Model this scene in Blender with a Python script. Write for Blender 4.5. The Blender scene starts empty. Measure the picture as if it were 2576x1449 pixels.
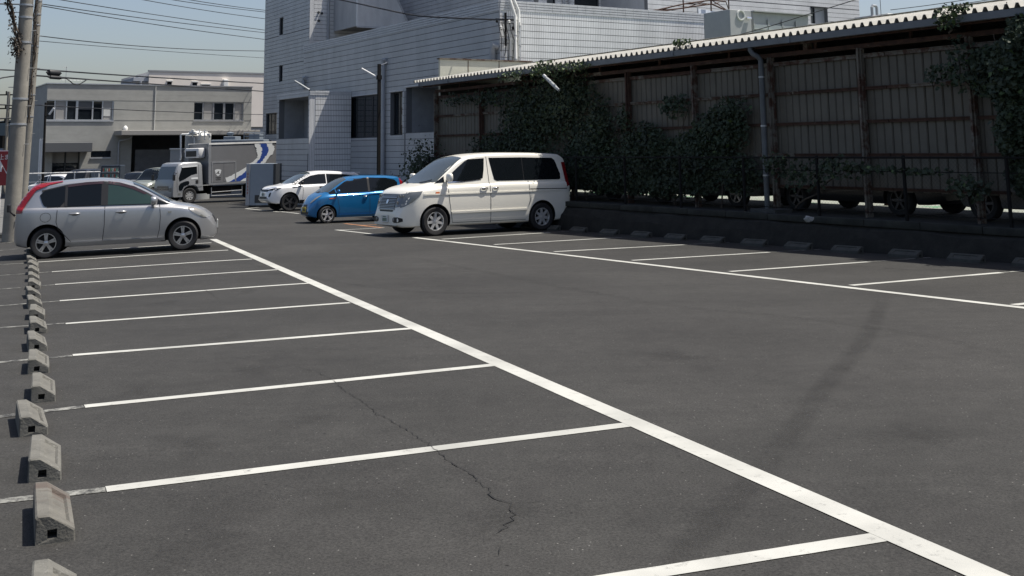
import bpy, bmesh, math, random
from mathutils import Vector, Matrix, Quaternion
from mathutils.bvhtree import BVHTree
from mathutils.geometry import delaunay_2d_cdt

random.seed(7)
SC = bpy.context.scene
COL = SC.collection

# ------------------------------------------------------------------ camera
F, CX, CY = 2800.0, 1288.0, -62.0          # survey of the photograph: focal length and optical centre
ROLL = math.atan(.012)
PITCH = math.atan((388.7 - .012 * CX - CY) * math.cos(ROLL) / F)
CAMH = 1.62
_f = Vector((0, math.cos(PITCH), math.sin(PITCH)))
_u0 = Vector((0, -math.sin(PITCH), math.cos(PITCH)))
_r = Vector((1, 0, 0)) * math.cos(ROLL) - _u0 * math.sin(ROLL)
_u = _u0 * math.cos(ROLL) + Vector((1, 0, 0)) * math.sin(ROLL)
CAM = Vector((0, 0, CAMH))
cd = bpy.data.cameras.new('camera')
cam = bpy.data.objects.new('camera', cd)
COL.objects.link(cam)
m3 = Matrix((_r, _u, -_f)).transposed()
cam.matrix_world = Matrix.Translation(CAM) @ m3.to_4x4()
cd.sensor_width = 36.0
cd.lens = 36.0 * F / 2576.0
cd.shift_y = -(724.5 - CY) / 2576.0
cd.clip_start = .05
cd.clip_end = 3000
SC.camera = cam

# ------------------------------------------------------------------ light
SUN_AZ, SUN_EL = math.radians(83), math.radians(66.5)
SUN = Vector((math.sin(SUN_AZ) * math.cos(SUN_EL), math.cos(SUN_AZ) * math.cos(SUN_EL), math.sin(SUN_EL)))
w = bpy.data.worlds.new('World')
SC.world = w
w.use_nodes = True
nt = w.node_tree
sky = nt.nodes.new('ShaderNodeTexSky')
sky.sky_type = 'NISHITA'
sky.sun_disc = False
sky.sun_elevation = SUN_EL
sky.sun_rotation = SUN_AZ
sky.air_density = 1.0
sky.dust_density = 2.3
sky.ozone_density = 1.5
nt.nodes['Background'].inputs['Strength'].default_value = .095
tint = nt.nodes.new('ShaderNodeMix'); tint.data_type = 'RGBA'; tint.blend_type = 'MULTIPLY'
tint.inputs['Factor'].default_value = 1.0; tint.inputs['B'].default_value = (1.05, 1.0, 1.0, 1)
nt.links.new(sky.outputs[0], tint.inputs['A'])
nt.links.new(tint.outputs['Result'], nt.nodes['Background'].inputs['Color'])
sd = bpy.data.lights.new('sun', 'SUN')
sd.energy = 5.0
sd.angle = math.radians(.53)
sd.color = (1.0, .95, .87)
so = bpy.data.objects.new('sun', sd)
so.rotation_mode = 'QUATERNION'
so.rotation_quaternion = SUN.to_track_quat('Z', 'Y')
so.location = (20, 10, 40)
COL.objects.link(so)
SC.view_settings.view_transform = 'Standard'
SC.view_settings.look = 'None'
SC.view_settings.exposure = 0.40
SC.view_settings.gamma = 1.0
SC.view_settings.use_curve_mapping = False

# ------------------------------------------------------------------ survey helpers
def ray(x, y):
    d = _r * ((x - CX) / F) - _u * ((y - CY) / F) + _f
    return d / d.y
_n = ray(2576, 430 - .015 * 2473).cross(ray(0, 431.5)).normalized()
if _n.z < 0: _n = -_n
def gz(X, Y):
    # gentle fall of the lot; its left row also leans towards the street
    z = CAMH + (-CAMH - _n.x * X - _n.y * Y) / _n.z
    d = (1.6 - .416 * (Y - 5.1)) - X
    d = 0 if d < -1 else (d + 1) ** 2 / 4 if d < 1 else d
    d = min(d, 7.0) if d < 6 else 6 + (1 - math.exp(-(d - 6)))
    s = max(0.0, min(1.25, (Y - 6) / 16)); s = s * s * (3 - 2 * s) if s < 1 else 1.0
    return z - .026 * s * d
def G(x, y):
    d = ray(x, y); a, b = .5, -CAMH / d.dot(_n) * 1.6 + 5
    f = lambda t: CAM.z + d.z * t - gz(d.x * t, d.y * t)
    for _ in range(50):
        m = (a + b) / 2
        if f(m) > 0: a = m
        else: b = m
    return CAM + d * a
def at(x, y, Y): return CAM + ray(x, y) * Y
BA = math.atan2(.522, .853)                 # bearing shared by the shed and the buildings
NV = Vector((math.cos(BA), math.sin(BA), 0))
DV = Vector((-math.sin(BA), math.cos(BA), 0))
def W(p, t, z=0): return NV * p + DV * t + Vector((0, 0, z))
def on_p(x, y, p):
    d = ray(x, y); P = CAM + d * (p / d.dot(NV)); return P.dot(DV), P.z
def on_t(x, y, t):
    d = ray(x, y); P = CAM + d * (t / d.dot(DV)); return P.dot(NV), P.z

# ------------------------------------------------------------------ materials
MATS = {}
def mat(name, col, rough=.7, metal=0.0, var=0.0, vscale=3.0, bump=0.0, bscale=40.0, coat=0.0, spec=.5, trans=0.0,
        spots=None, ior=1.5):
    if name in MATS: return MATS[name]
    m = bpy.data.materials.new(name); m.use_nodes = True
    N, L = m.node_tree.nodes, m.node_tree.links
    b = N['Principled BSDF']
    b.inputs['Base Color'].default_value = (*col, 1)
    b.inputs['Roughness'].default_value = rough
    b.inputs['Metallic'].default_value = metal
    b.inputs['Coat Weight'].default_value = coat
    b.inputs['Coat Roughness'].default_value = .04
    b.inputs['Specular IOR Level'].default_value = spec
    b.inputs['IOR'].default_value = ior
    b.inputs['Transmission Weight'].default_value = trans
    tc = N.new('ShaderNodeTexCoord')
    last = None
    if var:
        n1 = N.new('ShaderNodeTexNoise'); n1.inputs['Scale'].default_value = vscale
        n1.inputs['Detail'].default_value = 6; n1.inputs['Roughness'].default_value = .65
        L.new(tc.outputs['Object'], n1.inputs['Vector'])
        r = N.new('ShaderNodeValToRGB')
        r.color_ramp.elements[0].position = .3; r.color_ramp.elements[1].position = .7
        r.color_ramp.elements[0].color = (*[c * (1 - var) for c in col], 1)
        r.color_ramp.elements[1].color = (*[min(1, c * (1 + var)) for c in col], 1)
        L.new(n1.outputs['Fac'], r.inputs['Fac']); last = r.outputs['Color']
    if spots:
        scol, sscale, lo, hi = spots[:4]
        n2 = N.new('ShaderNodeTexNoise'); n2.inputs['Scale'].default_value = sscale
        n2.inputs['Detail'].default_value = 5; n2.inputs['Roughness'].default_value = .7
        mp = N.new('ShaderNodeMapping')
        mp.inputs['Scale'].default_value = spots[4] if len(spots) > 4 else (1, 1, 1)
        mp.inputs['Location'].default_value = (3.1, 7.7, 1.3)
        L.new(tc.outputs['Object'], mp.inputs['Vector']); L.new(mp.outputs[0], n2.inputs['Vector'])
        r2 = N.new('ShaderNodeMapRange'); r2.inputs['From Min'].default_value = lo; r2.inputs['From Max'].default_value = hi
        L.new(n2.outputs['Fac'], r2.inputs['Value'])
        mx = N.new('ShaderNodeMix'); mx.data_type = 'RGBA'
        L.new(r2.outputs[0], mx.inputs['Factor'])
        if last: L.new(last, mx.inputs['A'])
        else: mx.inputs['A'].default_value = (*col, 1)
        mx.inputs['B'].default_value = (*scol, 1)
        last = mx.outputs['Result']
    if last: L.new(last, b.inputs['Base Color'])
    if bump:
        n3 = N.new('ShaderNodeTexNoise'); n3.inputs['Scale'].default_value = bscale; n3.inputs['Detail'].default_value = 4
        L.new(tc.outputs['Object'], n3.inputs['Vector'])
        bp = N.new('ShaderNodeBump'); bp.inputs['Strength'].default_value = bump; bp.inputs['Distance'].default_value = .01
        L.new(n3.outputs['Fac'], bp.inputs['Height']); L.new(bp.outputs[0], b.inputs['Normal'])
    MATS[name] = m
    return m

def asphalt():
    m = bpy.data.materials.new('asphalt'); m.use_nodes = True
    N, L = m.node_tree.nodes, m.node_tree.links
    b = N['Principled BSDF']; b.inputs['Roughness'].default_value = .88; b.inputs['Specular IOR Level'].default_value = .3
    tc = N.new('ShaderNodeTexCoord')
    def noise(s, det=5, ro=.6, vec=None):
        n = N.new('ShaderNodeTexNoise'); n.inputs['Scale'].default_value = s
        n.inputs['Detail'].default_value = det; n.inputs['Roughness'].default_value = ro
        L.new(vec or tc.outputs['Object'], n.inputs['Vector']); return n.outputs['Fac']
    def mul(a, v):
        x = N.new('ShaderNodeMath'); x.operation = 'MULTIPLY'; L.new(a, x.inputs[0])
        if isinstance(v, float): x.inputs[1].default_value = v
        else: L.new(v, x.inputs[1])
        return x.outputs[0]
    def rng(a, lo, hi, o0, o1):
        x = N.new('ShaderNodeMapRange'); x.inputs['From Min'].default_value = lo; x.inputs['From Max'].default_value = hi
        x.inputs['To Min'].default_value = o0; x.inputs['To Max'].default_value = o1
        L.new(a, x.inputs['Value']); return x.outputs[0]
    # large patches, paver streaks, medium mottling, aggregate
    big = rng(noise(.35, 4), .3, .7, .78, 1.2)
    mp = N.new('ShaderNodeMapping'); mp.inputs['Rotation'].default_value = (0, 0, math.radians(-62)); mp.inputs['Scale'].default_value = (.25, 2.2, 1)
    L.new(tc.outputs['Object'], mp.inputs['Vector'])
    st = rng(noise(1.0, 4, .6, mp.outputs[0]), .3, .7, .9, 1.1)
    mid = rng(noise(5.5, 6, .7), .25, .75, .8, 1.2)
    fine = rng(noise(75, 3, .8), .3, .7, .45, 1.55)
    v = mul(mul(mul(big, st), mid), fine)
    v = mul(v, .032)
    # pale stone chips
    vo = N.new('ShaderNodeTexVoronoi'); vo.inputs['Scale'].default_value = 22; vo.inputs['Randomness'].default_value = 1
    L.new(tc.outputs['Object'], vo.inputs['Vector'])
    chip = rng(vo.outputs['Distance'], .06, .11, 1, 0)
    sep = N.new('ShaderNodeSeparateColor'); L.new(vo.outputs['Color'], sep.inputs[0])
    keep = rng(sep.outputs[0], .55, .6, 0, 1)
    chips = mul(mul(chip, keep), .13)
    ad = N.new('ShaderNodeMath'); ad.operation = 'ADD'; L.new(v, ad.inputs[0]); L.new(chips, ad.inputs[1])
    # dark pits
    vp = N.new('ShaderNodeTexVoronoi'); vp.inputs['Scale'].default_value = 9
    L.new(tc.outputs['Object'], vp.inputs['Vector'])
    sp2 = N.new('ShaderNodeSeparateColor'); L.new(vp.outputs['Color'], sp2.inputs[0])
    pit = mul(rng(vp.outputs['Distance'], .05, .1, 1, 0), rng(sp2.outputs[1], .8, .84, 0, 1))
    inv = N.new('ShaderNodeMath'); inv.operation = 'MULTIPLY_ADD'; L.new(pit, inv.inputs[0]); inv.inputs[1].default_value = -.75; inv.inputs[2].default_value = 1
    v = mul(ad.outputs[0], inv.outputs[0])
    cb = N.new('ShaderNodeCombineColor')
    L.new(v, cb.inputs[0]); L.new(mul(v, .975), cb.inputs[1]); L.new(mul(v, .90), cb.inputs[2])
    L.new(cb.outputs[0], b.inputs['Base Color'])
    bp = N.new('ShaderNodeBump'); bp.inputs['Strength'].default_value = .5; bp.inputs['Distance'].default_value = .006
    L.new(noise(90, 3, .8), bp.inputs['Height']); L.new(bp.outputs[0], b.inputs['Normal'])
    MATS['asphalt'] = m
    return m

def worn_paint(name, col, lo, hi, under=(.034, .0335, .032), scale=9.0):
    """road paint whose coat has holes showing the asphalt beneath"""
    m = bpy.data.materials.new(name); m.use_nodes = True
    N, L = m.node_tree.nodes, m.node_tree.links
    b = N['Principled BSDF']; b.inputs['Roughness'].default_value = .75; b.inputs['Specular IOR Level'].default_value = .3
    tc = N.new('ShaderNodeTexCoord')
    n = N.new('ShaderNodeTexNoise'); n.inputs['Scale'].default_value = scale; n.inputs['Detail'].default_value = 10; n.inputs['Roughness'].default_value = .8
    L.new(tc.outputs['Object'], n.inputs['Vector'])
    r = N.new('ShaderNodeMapRange'); r.inputs['From Min'].default_value = lo; r.inputs['From Max'].default_value = hi
    L.new(n.outputs['Fac'], r.inputs['Value'])
    n2 = N.new('ShaderNodeTexNoise'); n2.inputs['Scale'].default_value = 1.7; n2.inputs['Detail'].default_value = 5
    L.new(tc.outputs['Object'], n2.inputs['Vector'])
    r2 = N.new('ShaderNodeValToRGB'); r2.color_ramp.elements[0].position = .3; r2.color_ramp.elements[1].position = .6
    r2.color_ramp.elements[0].color = (*[c * .72 for c in col], 1); r2.color_ramp.elements[1].color = (*col, 1)
    L.new(n2.outputs['Fac'], r2.inputs['Fac'])
    mx = N.new('ShaderNodeMix'); mx.data_type = 'RGBA'
    L.new(r.outputs[0], mx.inputs['Factor']); mx.inputs['A'].default_value = (*under, 1); L.new(r2.outputs[0], mx.inputs['B'])
    L.new(mx.outputs['Result'], b.inputs['Base Color'])
    MATS[name] = m
    return m

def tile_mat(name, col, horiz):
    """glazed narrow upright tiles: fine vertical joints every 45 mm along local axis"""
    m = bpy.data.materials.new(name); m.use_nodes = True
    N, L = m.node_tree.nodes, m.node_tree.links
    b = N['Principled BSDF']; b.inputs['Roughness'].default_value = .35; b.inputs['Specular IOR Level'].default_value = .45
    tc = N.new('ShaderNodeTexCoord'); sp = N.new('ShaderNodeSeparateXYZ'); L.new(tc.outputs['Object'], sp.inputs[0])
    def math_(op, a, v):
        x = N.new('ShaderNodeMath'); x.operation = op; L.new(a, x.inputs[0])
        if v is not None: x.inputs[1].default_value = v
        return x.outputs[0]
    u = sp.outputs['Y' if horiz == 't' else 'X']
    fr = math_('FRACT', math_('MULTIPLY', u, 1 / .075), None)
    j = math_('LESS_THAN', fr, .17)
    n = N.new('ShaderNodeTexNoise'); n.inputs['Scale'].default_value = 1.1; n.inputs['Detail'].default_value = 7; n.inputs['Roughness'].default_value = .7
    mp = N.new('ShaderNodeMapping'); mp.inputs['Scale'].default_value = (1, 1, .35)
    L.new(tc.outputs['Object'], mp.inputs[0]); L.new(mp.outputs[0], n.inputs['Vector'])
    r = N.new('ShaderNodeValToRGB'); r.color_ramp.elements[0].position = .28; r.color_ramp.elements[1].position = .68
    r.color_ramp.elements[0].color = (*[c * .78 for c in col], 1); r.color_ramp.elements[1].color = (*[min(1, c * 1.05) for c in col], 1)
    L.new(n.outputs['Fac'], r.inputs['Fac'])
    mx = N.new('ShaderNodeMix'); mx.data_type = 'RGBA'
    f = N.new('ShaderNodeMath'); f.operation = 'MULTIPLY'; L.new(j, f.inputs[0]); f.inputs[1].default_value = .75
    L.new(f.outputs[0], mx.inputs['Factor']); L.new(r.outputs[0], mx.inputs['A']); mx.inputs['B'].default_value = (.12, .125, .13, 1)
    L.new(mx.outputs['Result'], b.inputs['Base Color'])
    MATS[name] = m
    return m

A_ = asphalt()
PAINT = worn_paint('line_paint', (.43, .43, .395), .31, .44, (.16, .16, .15), 14)
OLDPAINT = worn_paint('old_line_paint', (.26, .26, .235), .44, .58, scale=11)
ORANGE = worn_paint('orange_line_paint', (.32, .15, .07), .36, .5, scale=8)
CONC = mat('stop_concrete', (.11, .107, .093), .9, var=.3, vscale=7, bump=.3, bscale=90, spots=((.2, .196, .175), 30, .58, .7))
RUSTCONC = mat('stop_concrete_rusty', (.11, .105, .09), .9, var=.3, vscale=7, bump=.3, bscale=90, spots=((.085, .068, .056), 3.2, .5, .62, (.4, 3.0, .4)))
KERBC = mat('kerb_concrete', (.075, .075, .071), .9, var=.3, vscale=4, bump=.4, bscale=30)
BANK = mat('bank_concrete', (.02, .02, .018), .95, var=.4, vscale=2, bump=.5, bscale=25)  # yard concrete, its colour darkened to deepen the shade under the shed
TILE_T = tile_mat('glazed_tile_shaded', (.47, .485, .50), 't')  # darker copy of the tile: shade of the street-facing walls painted in
TILE_P = tile_mat('glazed_tile_lit', (.74, .75, .75), 'p')  # brighter copy of the same tile: sunlight on the end walls painted in
JOINT = mat('tile_joint', (.15, .155, .16), .9)
COPE = mat('coping_tile', (.5, .515, .53), .4, var=.12, vscale=3)
GLASS = mat('window_glass', (.012, .016, .02), .04, spec=.6)
FRAME_D = mat('dark_window_frame', (.03, .033, .036), .45)
ALU = mat('aluminium', (.55, .56, .57), .35, metal=.7, var=.08)
PVC = mat('grey_pipe', (.33, .35, .37), .5, var=.12)
PIPEW = mat('white_pipe', (.72, .72, .69), .5, var=.1)
GALV = mat('galvanised', (.45, .46, .46), .45, metal=.6, var=.2, vscale=8)
RUST = mat('rusty_steel', (.06, .03, .02), .9, var=.5, vscale=6, bump=.4, bscale=40, spots=((.17, .15, .12), 2.1, .60, .66))
RUSTL = mat('flaking_paint_steel', (.15, .135, .11), .8, var=.25, vscale=5, bump=.3, spots=((.065, .03, .018), 4.5, .45, .56))
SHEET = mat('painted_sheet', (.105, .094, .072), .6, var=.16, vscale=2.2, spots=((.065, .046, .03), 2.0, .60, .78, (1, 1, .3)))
SLATE = mat('roof_slate', (.42, .41, .37), .85, var=.16, vscale=2, spots=((.32, .31, .27), 1.6, .56, .75))
GUTTER = mat('gutter', (.16, .175, .19), .5, var=.15)
LEAF = mat('ivy_leaf', (.022, .036, .014), .65, var=.45, vscale=2.5)
LEAFL = mat('ivy_leaf_young', (.06, .095, .025), .6, var=.4, vscale=3)
STEM = mat('ivy_stem', (.07, .055, .04), .9, var=.3)
TYRE = mat('tyre_rubber', (.014, .014, .015), .75)
BLACK = mat('black_plastic', (.012, .012, .013), .5)
GAP = mat('panel_gap', (.02, .02, .022), .8)
CGLASS = mat('car_glass', (.006, .008, .010), .03, spec=.32)
CGLASSG = mat('car_glass_clear', (.03, .055, .05), .03, spec=.45)
CHROME = mat('chrome', (.75, .76, .78), .12, metal=1)
RIM = mat('alloy_rim', (.5, .5, .51), .28, metal=.9)
RIMW = mat('bright_rim', (.66, .66, .65), .35, metal=.55)
RIMD = mat('dark_rim', (.08, .08, .085), .35, metal=.7)
HUBD = mat('wheel_inner_black', (.012, .012, .013), .8)  # near-black of the arch liners and the disc behind the spokes
LAMP = mat('lamp_lens', (.2, .2, .185), .05, spec=.8, coat=.6)
LAMPD = mat('smoked_lamp_lens', (.12, .13, .135), .08, spec=.8, coat=.5)
RED = mat('tail_lens', (.22, .008, .012), .12, coat=.4)
AMBER = mat('amber_lens', (.6, .14, .02), .2)
PLATE = mat('number_plate', (.62, .63, .6), .5, var=.1, vscale=14)
PLATEY = mat('yellow_number_plate', (.55, .42, .06), .5)
INK = mat('plate_ink', (.05, .12, .07), .6)
INKB = mat('black_ink', (.03, .03, .03), .6)
P_SILVER = mat('silver_paint', (.39, .395, .40), .33, metal=.62, coat=.6)
P_WHITE = mat('pearl_white_paint', (.80, .775, .69), .36, coat=.7)
P_BLUE = mat('blue_paint', (.010, .15, .36), .3, metal=.35, coat=.8)
P_SUV = mat('snow_white_paint', (.82, .82, .81), .3, coat=.7)
P_GREY = mat('grey_box_paint', (.16, .163, .17), .45, coat=.1, var=.05)
P_CAB = mat('truck_silver_paint', (.30, .31, .32), .35, metal=.3, coat=.4)
STRW = mat('stripe_white', (.62, .64, .64), .5)
STRB = mat('stripe_blue', (.02, .055, .25), .5)
CONCP = mat('pole_concrete', (.24, .225, .19), .9, var=.22, vscale=2.2, bump=.3, bscale=20, spots=((.16, .15, .13), 1.5, .55, .75, (1, 1, .2)))
DARKST = mat('dark_steel', (.012, .0115, .011), .85, spec=.2)
WIRE = mat('cable_sheath', (.02, .021, .023), .6)

# ------------------------------------------------------------------ mesh helpers
class MB:
    def __init__(s, off=(0, 0, 0)):
        s.v, s.f, s.off, s.mi = [], [], Vector(off), []
        s.m = 0
    def add(s, vs, fs):
        b = len(s.v)
        s.v += [Vector(p) - s.off for p in vs]
        s.f += [tuple(i + b for i in f) for f in fs]
        s.mi += [s.m] * len(fs)
    def box(s, x0, x1, y0, y1, z0, z1):
        if x0 > x1: x0, x1 = x1, x0
        if y0 > y1: y0, y1 = y1, y0
        if z0 > z1: z0, z1 = z1, z0
        s.add([(x0, y0, z0), (x1, y0, z0), (x1, y1, z0), (x0, y1, z0), (x0, y0, z1), (x1, y0, z1), (x1, y1, z1), (x0, y1, z1)],
              [(0, 3, 2, 1), (4, 5, 6, 7), (0, 1, 5, 4), (1, 2, 6, 5), (2, 3, 7, 6), (3, 0, 4, 7)])
        return s
    def bbox(s, x0, x1, y0, y1, z0, z1, b=.02):
        """box with chamfered edges"""
        bm = bmesh.new(); bmesh.ops.create_cube(bm, size=1)
        for v in bm.verts: v.co = Vector(((x0 + x1) / 2 + v.co.x * (x1 - x0), (y0 + y1) / 2 + v.co.y * (y1 - y0), (z0 + z1) / 2 + v.co.z * (z1 - z0)))
        bmesh.ops.bevel(bm, geom=bm.edges[:], offset=b, segments=2, profile=.5, affect='EDGES')
        bm.verts.index_update()
        s.add([v.co.copy() for v in bm.verts], [[v.index for v in f.verts] for f in bm.faces]); bm.free()
        return s
    def cyl(s, a, b, r0, r1=None, n=12, caps=True):
        a, b = Vector(a), Vector(b); r1 = r0 if r1 is None else r1
        d = (b - a).normalized(); x = d.orthogonal().normalized(); y = d.cross(x)
        vs = []
        for c, r in ((a, r0), (b, r1)):
            vs += [c + x * (math.cos(2 * math.pi * i / n) * r) + y * (math.sin(2 * math.pi * i / n) * r) for i in range(n)]
        fs = [(i, (i + 1) % n, n + (i + 1) % n, n + i) for i in range(n)]
        if caps: fs += [tuple(range(n - 1, -1, -1)), tuple(range(n, 2 * n))]
        s.add(vs, fs); return s
    def tube(s, pts, r, n=8):
        pts = [Vector(p) for p in pts]; rings = []
        prev = None
        for i, p in enumerate(pts):
            d = (pts[min(i + 1, len(pts) - 1)] - pts[max(i - 1, 0)]).normalized()
            if prev is None: x = d.orthogonal().normalized()
            else: x = (prev - d * prev.dot(d)).normalized()
            prev = x; y = d.cross(x)
            rr = r[i] if isinstance(r, (list, tuple)) else r
            rings.append([p + x * (math.cos(2 * math.pi * k / n) * rr) + y * (math.sin(2 * math.pi * k / n) * rr) for k in range(n)])
        vs = [q for g in rings for q in g]
        fs = [(i * n + k, i * n + (k + 1) % n, (i + 1) * n + (k + 1) % n, (i + 1) * n + k) for i in range(len(pts) - 1) for k in range(n)]
        fs += [tuple(range(n - 1, -1, -1)), tuple((len(pts) - 1) * n + k for k in range(n))]
        s.add(vs, fs); return s
    def prism(s, poly, fn, d0, d1):
        """poly of 2D points, fn(u,v,d)->3D, extruded d0..d1"""
        n = len(poly)
        vs = [fn(u, v, d0) for u, v in poly] + [fn(u, v, d1) for u, v in poly]
        s.add(vs, [tuple(range(n - 1, -1, -1)), tuple(range(n, 2 * n))] + [(i, (i + 1) % n, n + (i + 1) % n, n + i) for i in range(n)])
        return s
    def lathe(s, prof, c, ax, n=28):
        c, ax = Vector(c), Vector(ax).normalized(); x = ax.orthogonal().normalized(); y = ax.cross(x)
        vs = [c + ax * h + (x * math.cos(2 * math.pi * k / n) + y * math.sin(2 * math.pi * k / n)) * r for h, r in prof for k in range(n)]
        fs = [(i * n + k, i * n + (k + 1) % n, (i + 1) * n + (k + 1) % n, (i + 1) * n + k) for i in range(len(prof) - 1) for k in range(n)]
        s.add(vs, fs); return s
    def mesh(s, name):
        me = bpy.data.meshes.new(name); me.from_pydata([tuple(v) for v in s.v], [], s.f); return me
    def build(s, name, m, parent=None, smooth=None, recalc=True):
        me = s.mesh(name)
        if recalc:
            bm = bmesh.new(); bm.from_mesh(me); bmesh.ops.recalc_face_normals(bm, faces=bm.faces); bm.to_mesh(me); bm.free()
        ms = m if isinstance(m, (list, tuple)) else [m]
        for q in ms: me.materials.append(q)
        if len(ms) > 1: me.polygons.foreach_set('material_index', s.mi)
        if smooth is not None:
            me.polygons.foreach_set('use_smooth', [True] * len(me.polygons)); me.set_sharp_from_angle(angle=math.radians(smooth))
        return link(name, me, parent)

def link(name, me, parent=None):
    o = bpy.data.objects.new(name, me); COL.objects.link(o)
    if parent is not None: o.parent = parent
    return o
def tag(o, label, cat, group=None):
    o['label'] = label; o['category'] = cat
    if group: o['group'] = group
    return o
def structure(o, label=None):
    o['kind'] = 'structure'
    if label: o['label'] = label
    return o
def thing(name, label, cat, loc=(0, 0, 0), rz=0.0, group=None, quat=None):
    o = bpy.data.objects.new(name, None); COL.objects.link(o)
    o.empty_display_size = .3; o.location = loc
    if quat is not None: o.rotation_mode = 'QUATERNION'; o.rotation_quaternion = quat
    else: o.rotation_euler = (0, 0, rz)
    return tag(o, label, cat, group)
def pt_thing(name, label, cat, p, t, z, group=None):
    """thing in the shed/building frame (p across, t along, z up); parts use MB(off=(p,t,z))"""
    return thing(name, label, cat, W(p, t, z), BA, group)
def ground_quat(ang, X, Y):
    nn = Vector((gz(X - .8, Y) - gz(X + .8, Y), gz(X, Y - .8) - gz(X, Y + .8), 1.6)).normalized()
    return Vector((0, 0, 1)).rotation_difference(nn) @ Quaternion((0, 0, 1), ang)

# ------------------------------------------------------------------ ground and markings
b = MB()
gx = [-700, -300, -120, -60, -45] + [-34 + .5 * i for i in range(79)] + [8, 14, 30, 80, 250, 700]
gy = [-40, -10] + [-1 + .5 * i for i in range(125)] + [64, 70, 80, 100, 150, 250, 500, 1500]
b.add([(x, y, gz(x, y)) for y in gy for x in gx], [(j * len(gx) + i, j * len(gx) + i + 1, (j + 1) * len(gx) + i + 1, (j + 1) * len(gx) + i) for j in range(len(gy) - 1) for i in range(len(gx) - 1)])
ground = structure(b.build('parking_lot_ground', A_, recalc=False), 'dark grey asphalt of the parking lot')

def strip(name, pts, width, m, h=.004, parent=ground, jitter=.0, taper=False):
    """painted band along ground points"""
    b = MB(); vs = []
    n = len(pts)
    for i, p in enumerate(pts):
        a = Vector(pts[max(i - 1, 0)]); c = Vector(pts[min(i + 1, n - 1)])
        d = (c - a); s_ = Vector((-d.y, d.x, 0)).normalized()
        ww = width * (1 + random.uniform(-jitter, jitter))
        if taper and (i == 0 or i == n - 1): ww *= .15
        for k in (-.5, .5):
            q = Vector(p) + s_ * (ww * k + random.uniform(-jitter, jitter) * width * .4)
            vs.append((q.x, q.y, gz(q.x, q.y) + h - .0005))
    b.add(vs, [(2 * i, 2 * i + 1, 2 * i + 3, 2 * i + 2) for i in range(n - 1)])
    o = b.build(name, m, parent, recalc=False)
    if o.data.polygons[0].normal.z < 0: o.data.flip_normals()
    return o
def seg(a, b_, k):
    a, b_ = Vector(a), Vector(b_); return [a.lerp(b_, i / k) for i in range(k + 1)]

# left row: front line and stall lines
e0, e1 = G(540, 604), G(2258, 1352)
dirL = (e1 - e0).normalized()
strip('front_line', seg(G(536, 602), e1 + dirL * 3.2, 60), .155, PAINT, .005, jitter=.02)
left = [((700, 1591), (2236, 1349)), ((267, 1232), (1590, 1068)), ((213, 1023), (1248, 918)), ((183, 894), (1032, 827)),
        ((165, 814.5), (880, 762)), ((150, 757), (776, 713)), ((138, 716), (697, 679)), ((130, 684), (634, 652)),
        ((95, 659.6), (574, 629.5)), ((150, 635), (532, 611))]
for a, c in left:
    strip('stall_line', seg(G(*a), G(*c), 24), .112, PAINT, .0042, jitter=.025)
for a, c in [((0, 1262), (265, 1232.3)), ((0, 1048.7), (211, 1023.5)), ((0, 911.6), (181, 895.5)), ((0, 825), (163, 813.5)), ((0, 769.8), (148, 757.5)),
             ((0, 727.8), (136, 716.5)), ((0, 693.4), (128, 684.2)), ((0, 666), (66, 662)), ((0, 645), (47, 641)), ((0, 630.6), (47, 626)), ((0, 612), (40, 609))]:
    A, B = G(*a), G(*c); A = A + (A - B).normalized() * 2.0
    strip('faded_stall_line', seg(A, B, 16), .09, OLDPAINT, .0038, jitter=.08)
# right row
strip('front_line', seg(G(1042, 598), G(2576, 775) + (G(2576, 775) - G(1042, 598)).normalized() * 4, 50), .135, PAINT, .005, jitter=.02)
right = [((1112, 602), (1385, 585)), ((1243, 615.5), (1535, 599)), ((1394, 633.5), (1720, 616)), ((1590, 655.5), (1935, 635)),
         ((1836, 683.5), (2185, 659)), ((2141, 718.3), (2520, 686))]
for a, c in right:
    A, B = G(*a), G(*c); d = (B - A).normalized()
    strip('stall_line', seg(A, B, 14), .115, PAINT, .0042, jitter=.025)
    strip('faded_stall_line', seg(B + d * .02, B + d * 1.5, 6), .09, OLDPAINT, .0038, jitter=.08)
A = G(2550, 767.5); strip('stall_line', seg(A, A + (G(2520, 686) - G(2141, 718.3)), 14), .115, PAINT, .0042, jitter=.025)
strip('front_line', seg(G(845, 578.5), G(941, 589.5), 8), .11, PAINT, .005, jitter=.02)
strip('stall_line', seg(G(853, 579), G(966, 573), 6), .098, PAINT, .0042, jitter=.03)
strip('stall_line', seg(G(941, 589.7), G(1248, 574.5), 12), .098, PAINT, .0042, jitter=.03)
strip('front_line', seg(G(618, 525), G(703, 533.5), 8), .12, PAINT, .005, jitter=.02)
strip('front_line', seg(G(706, 532.5), G(752, 537.5), 6), .12, PAINT, .005, jitter=.02)
strip('stall_line', seg(G(620, 524.6), G(664, 520.4), 6), .11, PAINT, .0042, jitter=.03)
strip('orange_line', seg(G(868, 562.5), G(960, 573), 8), .16, ORANGE, .0036, jitter=.05)
strip('orange_line', seg(G(905, 567), G(962, 564.5), 8), .12, ORANGE, .0034, jitter=.05)

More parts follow.
